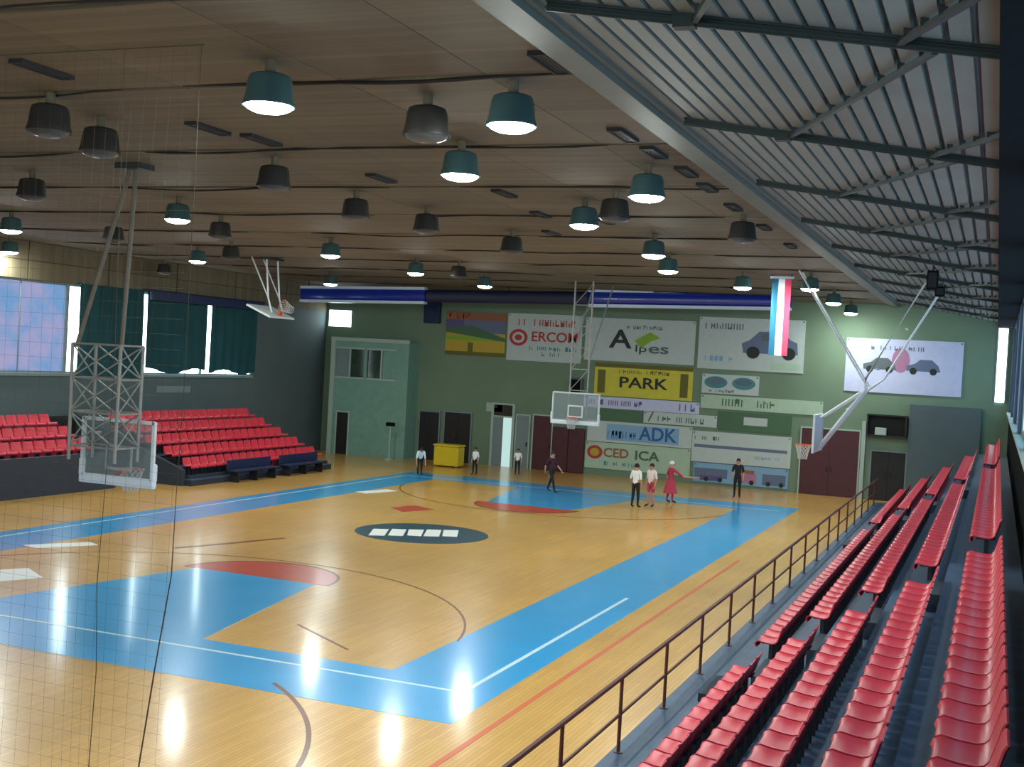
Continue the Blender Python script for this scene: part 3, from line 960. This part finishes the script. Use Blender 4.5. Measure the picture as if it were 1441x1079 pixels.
# ------------------------------------------------------------------ ceiling lamps
def lamp_proto(lit):
    body = MB().lathe([(.02, .34), (.18, .34), (.22, .32), (.24, .26), (.26, .09), (.285, .02), (.285, 0), (.265, 0), (.26, .03)], 28)
    body = body.mesh('housing', True)
    lens = MB()
    n = 28
    lens.lathe([(.262, .02), (.24, -.02), (.18, -.05), (.1, -.066), (.0005, -.07)], n)
    lens = lens.mesh('lens', True)
    stem = MB().tube([(0, 0, .33), (0, 0, .5)], .06, 12).mesh('ceiling_mount', True)
    body.materials.append(M['lamp_body'] if lit else M['lamp_off'])
    lens.materials.append(M['lens'] if lit else M['lens_off'])
    stem.materials.append(M['ceil'])
    return body, lens, stem


LP = {True: lamp_proto(True), False: lamp_proto(False)}
lit = [(9.40, -17.94), (9.43, -12.47), (9.19, 6.54), (9.04, 13.36), (8.93, 19.75),
       (7.11, -19.24), (7.26, -14.56), (7.18, -8.73), (6.99, -3.05), (6.20, 1.33), (7.13, 6.8),
       (-1.89, -8.91), (-2.71, -1.09), (-2.96, 4.71), (-2.84, 10.07),
       (-9.08, -6.22), (-9.45, 2.11), (-10.22, 11.8), (-15.45, 0.3)]
unlit = [(3.14, -18.18), (2.70, -16.72), (8.13, -17.47), (3.48, -13.52), (2.89, -9.76), (3.34, -7.56), (-7.31, -4.45), (-3.06, -5.72),
         (3.59, -3.4), (8.11, -9.84), (-15.3, 8.0), (-2.65, -12.33), (-6.97, 0.35), (-1.84, 5.55), (9.77, -6.78)]


def rowname(x):
    return ('nearest the right stand' if x > 8.5 else 'second from the right stand' if x > 5 else 'right of centre' if x > 1
            else 'left of centre' if x > -5 else 'farthest left')


for kind, L in ((True, lit), (False, unlit)):
    cnt = {}
    for (x, y) in sorted(L, key=lambda q: q[1]):
        rn = rowname(x)
        cnt[rn] = cnt.get(rn, 0) + 1
        nm = 'ceiling_lamp'
        lab = f'{"lit" if kind else "unlit dark"} round ceiling lamp, {ordn(cnt[rn])} from the camera, row {rn}'
        t = thing(nm, lab, 'lamp', (x, y, zc(x) - .5), group='lit ceiling lamps' if kind else 'unlit ceiling lamps')
        for nme, me in zip(('housing', 'lens', 'ceiling_mount'), LP[kind]):
            link(nme, me, None, t)

# dark slot vents in the ceiling
vents = [(10.12, -18.73), (9.75, -14.9), (9.82, -13.6), (9.88, -11.9), (9.85, -10.3), (9.8, -7.9), (9.82, -4.8), (9.8, -1.2),
         (4.1, -19.36), (3.9, -15.9), (4.2, -15.0), (4.3, -11.4), (5.9, -9.6), (6.6, -5.6), (5.5, -6.6), (4.5, -3.2)]
vb = MB().box(-.10, .10, -.42, -.38, -.05, 0).box(-.10, .10, .38, .42, -.05, 0).box(-.10, -.07, -.38, .38, -.05, 0).box(.07, .10, -.38, .38, -.05, 0).mesh('vent_frame')
vb.materials.append(M['slot'])
vs_ = MB()
for k in range(4):
    vs_.box(-.055 + k * .03, -.04 + k * .03, -.38, .38, -.04, -.005)
vs_ = vs_.mesh('slats')
vs_.materials.append(M['lamp_off'])
n1 = n2 = 0
for (x, y) in vents:
    edge = x > 9
    if edge:
        n1 += 1
    else:
        n2 += 1
    lab = f'dark slot vent in the ceiling, {ordn(n1 if edge else n2)} from the camera {"along the right edge" if edge else "over the court"}'
    t = thing('ceiling_vent', lab, 'vent', (x, y, ZC), group='ceiling slot vents')
    link('vent_frame', vb, None, t)
    link('slats', vs_, None, t)

# ------------------------------------------------------------------ right stand
NROW = 5
RX = [11.50 + .755 * r for r in range(NROW)]      # seat centre line
RZ = [0.34 + .49 * r for r in range(NROW)]        # tread level; seat top is 0.42 above
stand = thing('grandstand', 'blue grey stepped grandstand along the right side of the court', 'grandstand', (10.3, 0, 0))
struct(stand)
MB().box(0, 1.02, -30, 19.5, 0, .10).obj('walkway', M['tier'], stand)
for r in range(NROW):
    x0 = RX[r] - .46 - 10.3
    x1 = (RX[r + 1] - .46 - 10.3) if r < NROW - 1 else XR - 10.3
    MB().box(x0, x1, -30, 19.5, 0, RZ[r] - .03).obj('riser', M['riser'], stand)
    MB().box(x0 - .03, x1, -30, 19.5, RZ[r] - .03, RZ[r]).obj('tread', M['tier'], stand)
# aisle half steps
AIS = [(-12.95, -11.55), (5.0, 6.4)]
for a0, a1 in AIS:
    for r in range(NROW):
        zb = RZ[r - 1] if r else .10
        x0 = RX[r] - .46 - 10.3 - .3
        MB().box(x0, x0 + .27, a0 + .1, a1 - .1, zb, zb + (RZ[r] - zb) * .5).obj('aisle_step', M['riser'], stand)

# railing
rl = thing('railing', 'dark brown metal railing between the court and the right stand', 'railing', (10.4, 0, .10))
MB().tube([(0, -30, .95), (0, 19.2, .95)], .032, 8).obj('top_rail', M['rail'], rl)
MB().tube([(0, -30, .48), (0, 19.2, .48)], .02, 8).obj('middle_rail', M['rail'], rl)
post = MB().tube([(0, 0, 0), (0, 0, .95)], .024, 8).lathe([(0, 0), (.06, 0), (.06, .012), (0.024, .012)], 10).mesh('post', True)
post.materials.append(M['rail'])
for k in range(22):
    o = link('post', post, None, rl)
    o.location = (0, -15.74 + 2.25 * (k - 6), 0)


# seats
def seat_geo():
    prof = [(-.20, .345), (-.222, .385), (-.21, .415), (-.18, .43), (-.08, .412), (.03, .405), (.085, .42), (.118, .455), (.15, .56), (.178, .66), (.185, .69)]
    yst = [-.222, -.2, -.11, 0, .11, .2, .222]
    top, bot = [], []
    for k, (x, z) in enumerate(prof):
        a = prof[max(k - 1, 0)]
        b = prof[min(k + 1, len(prof) - 1)]
        d = Vector((b[0] - a[0], b[1] - a[1])).normalized()
        nx, nz = -d.y, d.x
        for y in yst:
            e = abs(y) / .222
            lip = .018 * max(0, e - .8) / .2
            yy = y
            if k >= 9 and e > .85:
                yy = y * (.93 if k == 9 else .86)
            if k == len(prof) - 1 and e > .85:
                lip -= .012
            px, pz = x + nx * lip, z + nz * lip
            top.append((px, yy, pz))
            bot.append((px - nx * .014, yy, pz - nz * .014))
    n, m = len(prof), len(yst)
    f = []
    for k in range(n - 1):
        for j in range(m - 1):
            a = k * m + j
            f.append((a, a + 1, a + m + 1, a + m)[::-1])
            f.append((n * m + a, n * m + a + 1, n * m + a + m + 1, n * m + a + m))
    N = n * m
    for k in range(n - 1):
        a = k * m
        f.append((a, a + m, N + a + m, N + a)[::-1])
        a = k * m + m - 1
        f.append((a, N + a, N + a + m, a + m)[::-1])
    for j in range(m - 1):
        f.append((j, j + 1, N + j + 1, N + j)[::-1])
        a = (n - 1) * m + j
        f.append((a, N + a, N + a + 1, a + 1)[::-1])
    return top + bot, f


SV, SF = seat_geo()
seat_me = MB().add(SV, SF).mesh('stadium_seat', True)
seat_me.materials.append(M['seat'])
br_me = MB().box(-.03, .03, -.12, -.09, 0, .4).box(-.03, .03, .09, .12, 0, .4).box(-.14, .12, -.13, .13, .385, .402).mesh('seat_bracket')
br_me.materials.append(M['steel'])
PITCH_S = 0.485
seats = []                                       # (x, y, z, rz, label, weight)
RN = ['front', 'second', 'third', 'fourth', 'top']
blocks = [('near block', None, -13.15), ('middle block', -11.4, 4.9), ('far block', 6.5, 19.0)]
near_start = [-19.3, -20.2, -21.3, -22.2, -23.6]
for r in range(NROW):
    for bn, y0, y1 in blocks:
        if y0 is None:
            n = int((y1 - near_start[r]) / PITCH_S)
            for k in range(n):
                seats.append((RX[r], y1 - .24 - k * PITCH_S, RZ[r], 0, f'red plastic seat, {ordn(k + 1)} from the aisle, {RN[r]} row, near right block', 1.0))
        else:
            n = int((y1 - y0) / PITCH_S)
            for k in range(n):
                seats.append((RX[r], y0 + .24 + k * PITCH_S, RZ[r], 0, f'red plastic seat, {ordn(k + 1)} from the near aisle, {RN[r]} row, right {bn}', 1.0))

# left stand
LX = [-11.25 - .82 * r for r in range(5)]
LZ = [0.22 + .34 * r for r in range(5)]
ls = thing('grandstand', 'dark stepped grandstand below the windows on the left side', 'grandstand', (-11.0, 4.0, 0))
struct(ls)
for r in range(5):
    x1 = LX[r] + .46 + 11.0
    x0 = (LX[r + 1] + .46 + 11.0) if r < 4 else XL + 11.0
    for (ya, yb, rmin) in ((-10.0, 1.9, 2), (4.2, 13.6, 0)):
        if r < rmin:
            continue
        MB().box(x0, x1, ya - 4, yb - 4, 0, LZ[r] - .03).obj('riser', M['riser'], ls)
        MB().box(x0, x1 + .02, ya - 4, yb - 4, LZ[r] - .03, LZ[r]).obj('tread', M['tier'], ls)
# side walls of the entrance passage, dark front wall under the near block
MB().add([(-.05, .0, 0), (-5.0, .0, 0), (-5.0, .0, 2.25), (-.05, .0, .55), (-.05, .18, 0), (-5.0, .18, 0), (-5.0, .18, 2.25), (-.05, .18, .55)],
         [(0, 3, 2, 1), (4, 5, 6, 7), (0, 4, 7, 3), (3, 7, 6, 2), (2, 6, 5, 1)]).obj('side_wall', M['riser'], ls)
MB().box(-1.3, -1.12, -14, -2.1, 0, 1.2).obj('front_wall', M['riser'], ls)
MB().box(-5.0, -1.2, -2.1, -1.95, 0, 1.6).obj('side_wall', M['riser'], ls)
MB().box(-.1, .02, .3, 9.6, 0, .34).obj('front_wall', M['riser'], ls)
pd = struct(MB().box(XL + .3, XL + .36, 2.2, 4.1, 0, 2.1).obj('door_9', M['black']))
for r in range(5):
    for (bn, y0, y1, rmin) in (('near block', -8.6, 1.8, 2), ('far block', 4.45, 13.3, 0)):
        if r < rmin:
            continue
        n = int((y1 - y0) / PITCH_S)
        for k in range(n):
            seats.append((LX[r], y0 + .24 + k * PITCH_S, LZ[r], math.pi, f'red plastic seat, {ordn(k + 1)} from the camera end, {RN[r]} row, left {bn}', 1.15 if bn == 'far block' else .95))

seats.sort(key=lambda s: -s[5] / (Vector(s[:3]) - CAM).length)
IND, REST = seats[:300], seats[300:]
for i, (x, y, z, rz, lab, wt) in enumerate(IND):
    o = link('stadium_seat', seat_me, None)
    o.location = (x, y, z)
    o.rotation_euler = (0, 0, rz)
    tag(o, lab, 'seat', 'red seats of the right stand' if x > 0 else 'red seats of the left stand')
    link('seat_bracket', br_me, None, o)
mb = MB()
for (x, y, z, rz, lab, wt) in REST:
    s = -1 if rz else 1
    mb.add([(x + s * a, y + s * b, z + c) for a, b, c in SV], SF)
    mb.box(x - .03, x + .03, y - .1, y + .1, z, z + .39)
o = mb.obj('stadium_seats', M['seat_far'], None, True, 'stuff')
tag(o, 'remaining small red plastic seats at the far ends of both stands', 'seats')

# dark benches before the left stand
for k, (ya, yb, lb) in enumerate(((6.2, 9.0, 'low navy bench before the left stand, nearer the camera'), (9.6, 12.4, 'low navy bench before the left stand, farther from the camera'))):
    t = thing('team_bench', lb, 'bench', (-10.55, (ya + yb) / 2, 0))
    L = (yb - ya) / 2
    MB().bevel_box(-.2, .2, -L, L, .38, .44, .015).obj('seat', M['navy'], t)
    MB().bevel_box(-.26, -.2, -L, L, .44, .78, .02).obj('backrest', M['navy'], t)
    for s in (-L + .2, 0, L - .2):
        MB().box(-.18, .16, s - .03, s + .03, 0, .38).obj('leg', M['steel'], t)


# ------------------------------------------------------------------ basketball hoops
def hoop_board(t, loc, rz, tilt=0.0, bw=.9, bh=1.05, board=None, pad=True):
    """backboard facing local -Y: children of t"""
    Mx = Matrix.Translation(loc) @ Matrix.Rotation(rz, 4, 'Z') @ Matrix.Rotation(tilt, 4, 'X')

    def put(mb, name, m, parent=t, smooth=False):
        mb.v = [tuple(Mx @ Vector(p)) for p in mb.v]
        return mb.obj(name, m, parent, smooth)
    bb = put(MB().box(-bw, bw, -.015, .015, 0, bh), 'backboard', board or M['acrylic'])
    put(MB().box(-.30, .30, -.02, -.015, .15, .2).box(-.30, .30, -.02, -.015, .55, .6).box(-.30, -.25, -.02, -.015, .2, .55).box(.25, .30, -.02, -.015, .2, .55), 'target_square', M['white'], bb)
    put(MB().bar((-bw, .02, -.02), (-bw, .02, bh + .02), .06).bar((bw, .02, -.02), (bw, .02, bh + .02), .06).bar((-bw, .02, bh), (bw, .02, bh), .06)
        .bar((-bw, .02, .02), (bw, .02, .02), .06), 'board_frame', M['white'])
    if pad:
        put(MB().bevel_box(-bw - .05, bw + .05, -.06, .06, -.12, .02, .02).bevel_box(bw - .02, bw + .06, -.06, .06, 0, .32, .02).bevel_box(-bw - .06, -bw + .02, -.06, .06, 0, .32, .02), 'edge_padding', M['pad'])
    ring = [(.225 * math.cos(2 * math.pi * i / 24), -.375 + .225 * math.sin(2 * math.pi * i / 24), .15) for i in range(25)]
    rim = put(MB().tube(ring, .012, 6), 'rim', M['orange'], t, True)
    put(MB().bevel_box(-.09, .09, -.16, -.015, .08, .16, .01), 'rim_bracket', M['orange'], rim)
    net = MB()
    for s in (1, -1):
        for i in range(12):
            pts = []
            for q in range(7):
                u = q / 6
                a = 2 * math.pi * (i + s * q * .5) / 12
                r = .225 - .1 * math.sin(u * 1.4)
                pts.append((r * math.cos(a), -.375 + r * math.sin(a), .15 - .42 * u))
            net.tube(pts, .006, 4, False)
    n_ = put(net, 'net', M['cord_white'], rim)
    n_['kind'] = 'stuff'


# near hoop, seen from behind: hung from the ceiling by a lattice mast
nh = thing('basketball_hoop', 'near basketball hoop on a grey lattice mast, seen from behind at left', 'hoop', (0, -12.85, ZC))
zz = -ZC
hoop_board(nh, (-.07, .2, 2.40 + zz), math.pi, 0, bw=.78)
pl = [Vector((.25, -.1, 0)), Vector((-.55, -.45, 4.75 + zz)), Vector((.42, -.45, 4.75 + zz))]
for b_ in pl[1:]:
    MB().tube([pl[0] + Vector(((b_.x - .25) * .1, 0, 0)), b_], .04, 8).obj('mast_tube', M['mast'], nh, True)
MB().box(-.05, .5, -.3, .1, -.1, 0).obj('ceiling_bracket', M['beam'], nh)
X4 = [(-.6, -.5), (.45, -.5), (.45, .1), (-.6, .1)]
for (xx, yy) in X4:
    MB().tube([(xx, yy, 4.8 + zz), (xx * .95, yy, 2.75 + zz)], .03, 8).obj('lattice_leg', M['hoop_grey'], nh, True)
for z_ in (4.8, 4.2, 3.6, 3.0):
    mb = MB()
    for k in range(4):
        a, b = X4[k], X4[(k + 1) % 4]
        mb.tube([(a[0], a[1], z_ + zz), (b[0], b[1], z_ + zz)], .018, 6)
        if z_ > 3.1:
            mb.tube([(a[0], a[1], z_ + zz), (b[0], b[1], z_ - .6 + zz)], .014, 6)
            mb.tube([(b[0], b[1], z_ + zz), (a[0], a[1], z_ - .6 + zz)], .014, 6)
    mb.obj('lattice_brace', M['hoop_grey'], nh, True)
MB().tube([(-.5, .1, 3.2 + zz), (-.5, .22, 3.2 + zz)], .03, 8).tube([(.42, .1, 3.2 + zz), (.42, .22, 3.2 + zz)], .03, 8).obj('board_arm', M['hoop_grey'], nh, True)

# far hoop, facing the camera
fh = thing('basketball_hoop', 'far basketball hoop hung from the ceiling before the banners', 'hoop', (0, 12.85, ZC))
hoop_board(fh, (0, -.2, 2.75 + zz), 0, 0, board=M['acrylic'])
for sx in (-.35, .35):
    MB().tube([(sx, .05, 0), (sx, .05, 2.95 + zz)], .035, 8).obj('mast_tube', M['hoop_grey'], fh, True)
for k in range(5):
    z_ = 3.9 + k * .8
    MB().tube([(-.35, .05, z_ + zz), (.35, .05, z_ + zz)], .018, 6).tube([(-.35, .05, z_ + zz), (.35, .05, z_ + .8 + zz)], .014, 6).obj('lattice_brace', M['hoop_grey'], fh, True)
MB().tube([(.35, .05, 5.0 + zz), (.4, 2.4, 0)], .03, 8).tube([(-.35, .05, 5.0 + zz), (-.4, 2.4, 0)], .03, 8).obj('stay_tube', M['hoop_grey'], fh, True)
MB().tube([(-.35, -.18, 3.3 + zz), (-.35, .05, 3.3 + zz)], .025, 8).tube([(.35, -.18, 3.3 + zz), (.35, .05, 3.3 + zz)], .025, 8).obj('board_arm', M['hoop_grey'], fh, True)

# right side practice hoop, lowered, hung on long white arms
rh = thing('basketball_hoop', 'side practice hoop on long white slanting arms before the maroon doors', 'hoop', (12.6, 6.0, 7.6))
o = Vector(rh.location)
hoop_board(rh, (9.72 - o.x, 0, 2.75 - o.z), -math.pi / 2, 0, board=M['white'], pad=False)
for sy in (-.35, .35):
    q = .22 if sy > 0 else -.22
    MB().tube([Vector((12.72 + q, 6 + sy, dz(12.72 + q) - .02)) - o, Vector((11.25 + q, 6 + sy, 4.95)) - o, Vector((11.02, 6 + sy, 4.60)) - o, Vector((9.80, 6 + sy, 2.84)) - o], [.032, .032, .05, .05], 8).obj('main_arm', M['white'], rh, True)
    MB().tube([Vector((8.98, 6 + sy, 7.98)) - o, Vector((11.1, 6 + sy, 4.68)) - o], .026, 8).obj('stay_arm', M['white'], rh, True)
    MB().tube([Vector((9.85, 6 + sy, 3.75)) - o, Vector((11.1, 6 + sy, 4.68)) - o], .035, 8).obj('strut', M['white'], rh, True)
for t_ in (.25, .5, .75):
    p = Vector((12.78, 6, 7.6)).lerp(Vector((9.82, 6, 2.85)), t_) - o
    MB().tube([p + Vector((0, -.35, 0)), p + Vector((0, .35, 0))], .025, 6).obj('cross_bar', M['white'], rh, True)
MB().box(12.6 - o.x, 12.95 - o.x, -.5, .5, dz(12.78) - .16 - o.z, dz(12.78) - .02 - o.z).obj('ceiling_bracket', M['beam'], rh)

# left side practice hoop, folded up under the ceiling
lh = thing('basketball_hoop', 'side practice hoop folded up under the ceiling before the teal curtains', 'hoop', (-9.3, 6.0, ZC))
o = Vector(lh.location)
hoop_board(lh, (.62, 0, 5.95 - ZC), math.pi / 2, math.radians(-68), bw=.75, bh=1.0, board=M['white'], pad=False)
for sy in (-.35, .35):
    MB().tube([(.1, sy, 0), (.25, sy, 6.6 - ZC), (.42, sy, 6.1 - ZC)], .03, 8).obj('main_arm', M['white'], lh, True)
    MB().tube([(-.5, sy, 0), (.25, sy, 6.6 - ZC)], .025, 8).obj('stay_arm', M['white'], lh, True)
MB().box(-.1, .3, -.45, .45, -.08, 0).obj('ceiling_bracket', M['beam'], lh)

# ------------------------------------------------------------------ ball-stop net behind the near baseline
nt_ = thing('safety_net', 'fine brown ball stop net hanging behind the near baseline at left', 'net', (6.75, -20.0, 0))
mesh_n = MB()
cell = 0.16
x = 0.0
while x > -11:
    xt = x
    pts = [(xt - .0, 0, 7.95), (xt - .05 + .1 * math.sin(x * 2), .05 * math.sin(x * 3), 4.5), (xt - .12 + .1 * math.sin(x * 3), 0, .05)]
    mesh_n.tube(pts, .0011, 3, False)
    x -= cell
z = .2
while z < 7.9:
    mesh_n.tube([(-11, 0, z), (-5, .03 * math.sin(z * 3), z), (-.05, 0, z)], .0011, 3, False)
    z += cell
o = mesh_n.obj('netting', M['cord'], nt_)
o['kind'] = 'stuff'
MB().tube([(.02, 0, 7.97), (.0, .02, 4.5), (-.04, .03, 3.3), (-.05, .03, 2.5), (-.18, .0, 1.5), (-.32, 0, .46), (-.38, 0, .02)], [.003, .003, .004, .006, .008, .008, .008], 6).obj('edge_rope', M['cord'], nt_)
MB().tube([(-.95, 0, 7.97), (-.9, .02, 4.5), (-1.0, .03, 2.3), (-.93, .0, 1.4), (-.98, 0, .02)], [.002, .003, .004, .005, .005], 6).obj('tie_rope', M['cord'], nt_)
MB().tube([(-11, 0, 7.98), (.05, 0, 7.98)], .006, 6).obj('head_cable', M['cord'], nt_)


# ------------------------------------------------------------------ people
def person(label, loc, rz, pose, shirt, legs, hairm=None, skirt=False, short=False, scale=.88):
    J = {'pelvis': (0, 0, .95), 'spine': (0, -.01, 1.15), 'chest': (0, 0, 1.36), 'neck': (0, .0, 1.50), 'head': (0, -.02, 1.60), 'crown': (0, -.01, 1.71)}
    hipx, shx = .095, .185
    st = {'stand': (0.05, -.05, .0, .0), 'walk': (.30, -.28, .25, -.25), 'reach': (.08, -.08, -.9, .1), 'bend': (.05, -.05, -.5, -.5)}[pose]
    for s, nm, sw, aw in ((-1, 'L', st[0], st[2]), (1, 'R', st[1], st[3])):
        J['hip' + nm] = (s * hipx, 0, .92)
        J['knee' + nm] = (s * (hipx + .01), -sw * .55 - .02, .50)
        J['ankle' + nm] = (s * (hipx + .015), -sw + .02, .09)
        J['toe' + nm] = (s * (hipx + .04), -sw - .15, .035)
        J['sh' + nm] = (s * shx, 0, 1.42)
        J['el' + nm] = (s * (shx + .06), aw * .5 + .03, 1.14 - 0.02 * abs(aw))
        J['wr' + nm] = (s * (shx + .06), aw * .95 - .06, .90 + .22 * abs(aw))
        J['ha' + nm] = (s * (shx + .055), aw * 1.1 - .09, .82 + .3 * abs(aw))
    if pose == 'bend':
        for k in ('spine', 'chest', 'neck', 'head', 'crown', 'shL', 'shR', 'elL', 'elR', 'wrL', 'wrR', 'haL', 'haR'):
            x_, y_, z_ = J[k]
            a = math.radians(38)
            dy, dz_ = y_, z_ - .95
            J[k] = (x_, dy * math.cos(a) - dz_ * math.sin(a), .95 + dz_ * math.cos(a) + dy * math.sin(a))
    R = {'pelvis': .15, 'spine': .135, 'chest': .155, 'neck': .062, 'head': .095, 'crown': .075, 'hip': .095, 'knee': .062, 'ankle': .042, 'toe': .035, 'sh': .07, 'el': .045, 'wr': .03, 'ha': .035}
    E_ = [('pelvis', 'spine'), ('spine', 'chest'), ('chest', 'neck'), ('neck', 'head'), ('head', 'crown')]
    for s in 'LR':
        E_ += [('pelvis', 'hip' + s), ('hip' + s, 'knee' + s), ('knee' + s, 'ankle' + s), ('ankle' + s, 'toe' + s), ('chest', 'sh' + s), ('sh' + s, 'el' + s), ('el' + s, 'wr' + s), ('wr' + s, 'ha' + s)]
    names = list(J)
    me = bpy.data.meshes.new('person')
    me.from_pydata([J[k] for k in names], [(names.index(a), names.index(b)) for a, b in E_], [])
    me.update()
    ob = bpy.data.objects.new('person_source', me)
    COL.objects.link(ob)
    ob.modifiers.new('skin', 'SKIN')
    if not me.skin_vertices:
        me.attributes.new('skin_vertices', 'FLOAT', 'POINT') if False else None
    sub = ob.modifiers.new('sub', 'SUBSURF')
    sub.levels = sub.render_levels = 2
    if me.skin_vertices:
        sd = me.skin_vertices[0].data
        for i, k in enumerate(names):
            base = k[:-1] if k[-1] in 'LR' and k[:-1] in R else k
            r = R[base]
            sd[i].radius = (r, r * (.72 if base in ('chest', 'spine', 'pelvis') else 1))
            sd[i].use_root = (k == 'pelvis')
    dg = bpy.context.evaluated_depsgraph_get()
    body = bpy.data.meshes.new_from_object(ob.evaluated_get(dg))
    bpy.data.objects.remove(ob)
    # fingers: short tapered chains rooted in the palm, joined to the same mesh
    extra = MB()
    for s, nm in ((-1, 'L'), (1, 'R')):
        hpos, wpos = Vector(J['ha' + nm]), Vector(J['wr' + nm])
        d = (hpos - wpos).normalized()
        for q, ln in enumerate((.07, .082, .078, .062)):
            a = hpos + Vector((0, (q - 1.5) * .018, 0)) + d * .02
            extra.tube([a, a + d * ln * .55, a + d * ln + Vector((-s * .015, 0, 0))], [.009, .008, .006], 6)
        a = hpos + Vector((0, -.03, 0))
        extra.tube([a, a + d * .03 + Vector((0, -.025, 0)), a + d * .06 + Vector((0, -.03, 0))], [.011, .01, .007], 6)
    vv = [tuple(v.co) for v in body.vertices] + extra.v
    ff = [tuple(p.vertices) for p in body.polygons] + [tuple(i + len(body.vertices) for i in q) for q in extra.f]
    bm_ = MB()
    bm_.v, bm_.f = vv, ff
    me2 = bm_.mesh('person', True)
    for m in (M['skin'], shirt, legs, M['shoe']):
        me2.materials.append(m)
    ne, ch = Vector(J['neck']), Vector(J['chest'])
    segs = [(Vector(J[a]), Vector(J[b]), a, b) for a, b in E_]
    for p in me2.polygons:
        c = p.center
        best, bd = None, 9
        for a, b, na, nb in segs:
            t = max(0, min(1, (c - a).dot(b - a) / (b - a).length_squared))
            dd = (c - a.lerp(b, t)).length
            if dd < bd:
                bd, best, bt_ = dd, (na, nb), t
        na, nb = best
        k = 0
        if nb in ('spine', 'chest') or nb[:2] == 'sh':
            k = 1
        elif nb == 'neck':
            k = 1 if bt_ < .75 else 0
        elif nb[:2] == 'el':
            k = 1
        elif nb[:2] == 'hi' or (nb[:4] == 'knee') or nb[:5] == 'ankle':
            k = 2
            if short and (nb[:5] == 'ankle' or (nb[:4] == 'knee' and bt_ > .75)):
                k = 0
        elif nb[:3] == 'toe':
            k = 3
        p.material_index = k
    o = bpy.data.objects.new('person', me2)
    COL.objects.link(o)
    o.location = loc
    o.rotation_euler = (0, 0, rz)
    o.scale = (scale, scale, scale)
    tag(o, label, 'person')
    hd, cr = Vector(J['head']), Vector(J['crown'])
    up = (cr - Vector(J['neck'])).normalized()
    fw = Vector((0, -1, 0))
    fw = (fw - up * fw.dot(up)).normalized()
    c = hd + up * .045 + fw * -.012
    v, f = [], []
    n, m = 14, 7
    sd_ = Vector((1, 0, 0))
    for j in range(m + 1):
        a = math.pi * .5 - (math.pi * .62) * j / m
        for i in range(n):
            b = 2 * math.pi * i / n
            front = max(0, math.cos(b))
            aa = a + front * .55 * (j / m)
            v.append(c + up * (.118 * math.sin(aa)) + fw * (.112 * math.cos(aa) * math.cos(b)) + sd_ * (.098 * math.cos(aa) * math.sin(b)))
    for j in range(m):
        for i in range(n):
            f.append((j * n + i, j * n + (i + 1) % n, (j + 1) * n + (i + 1) % n, (j + 1) * n + i))
    MB().add(v, f).obj('hair', hairm or M['hair'], o, True)
    for s in (-1, 1):
        e = hd + up * .02 + fw * .088 + sd_ * s * .034
        MB().lathe([(.0005, .011), (.008, .008), (.011, 0), (.008, -.008), (.0005, -.011)], 8, e).obj('eye', M['eye'], o, True)
        e = hd + up * .005 + sd_ * s * .093
        MB().lathe([(.0005, .03), (.012, .02), (.014, 0), (.01, -.02), (.0005, -.028)], 8, e).obj('ear', M['skin'], o, True)
    MB().tube([hd + fw * .085 + up * .02, hd + fw * .115 - up * .012, hd + fw * .088 - up * .02], [.008, .016, .01], 6).obj('nose', M['skin'], o, True)
    MB().tube([hd + fw * .088 - up * .048 - sd_ * .025, hd + fw * .095 - up * .046, hd + fw * .088 - up * .048 + sd_ * .025], .006, 5).obj('mouth', M['ink_red'], o, True)
    if skirt:
        MB().lathe([(.16, .98), (.19, .85), (.25, .62), (.30, .40), (.285, .40), (.15, .9)], 18).obj('skirt', legs, o, True)
    return o


person('person in a white shirt and dark trousers bending forward before the left black door', (-7.22, 14.58, 0), .6, 'bend', M['shirt_white'], M['cloth_black'], scale=.72)
person('small person in a white shirt and dark trousers, right of the yellow block', (-5.63, 16.6, 0), -.3, 'stand', M['shirt_white'], M['cloth_black'], scale=.66)
person('small person in a white shirt standing before the bright glass door', (-4.34, 18.2, 0), .2, 'stand', M['shirt_white'], M['cloth_black'], scale=.64)
person('person in dark maroon clothes walking before the maroon panel', (-.93, 13.05, 0), 1.2, 'walk', M['shirt_maroon'], M['cloth_black'])
person('person in a white shirt and black trousers, left of the trio on the court', (3.02, 10.76, 0), 2.8, 'stand', M['shirt_white'], M['cloth_black'])
person('person in a pale pink shirt and red shorts, middle of the trio', (3.4, 11.4, 0), -.5, 'stand', M['shirt_pink'], M['cloth_red'], short=True)
person('person with pale hair in a red skirt, right of the trio', (3.62, 13.3, 0), 2.2, 'reach', M['cloth_red'], M['cloth_red'], M['shirt_pink'], skirt=True)
person('person all in black standing before the low vehicle banner', (5.29, 17.3, 0), .1, 'stand', M['cloth_black'], M['cloth_black'])
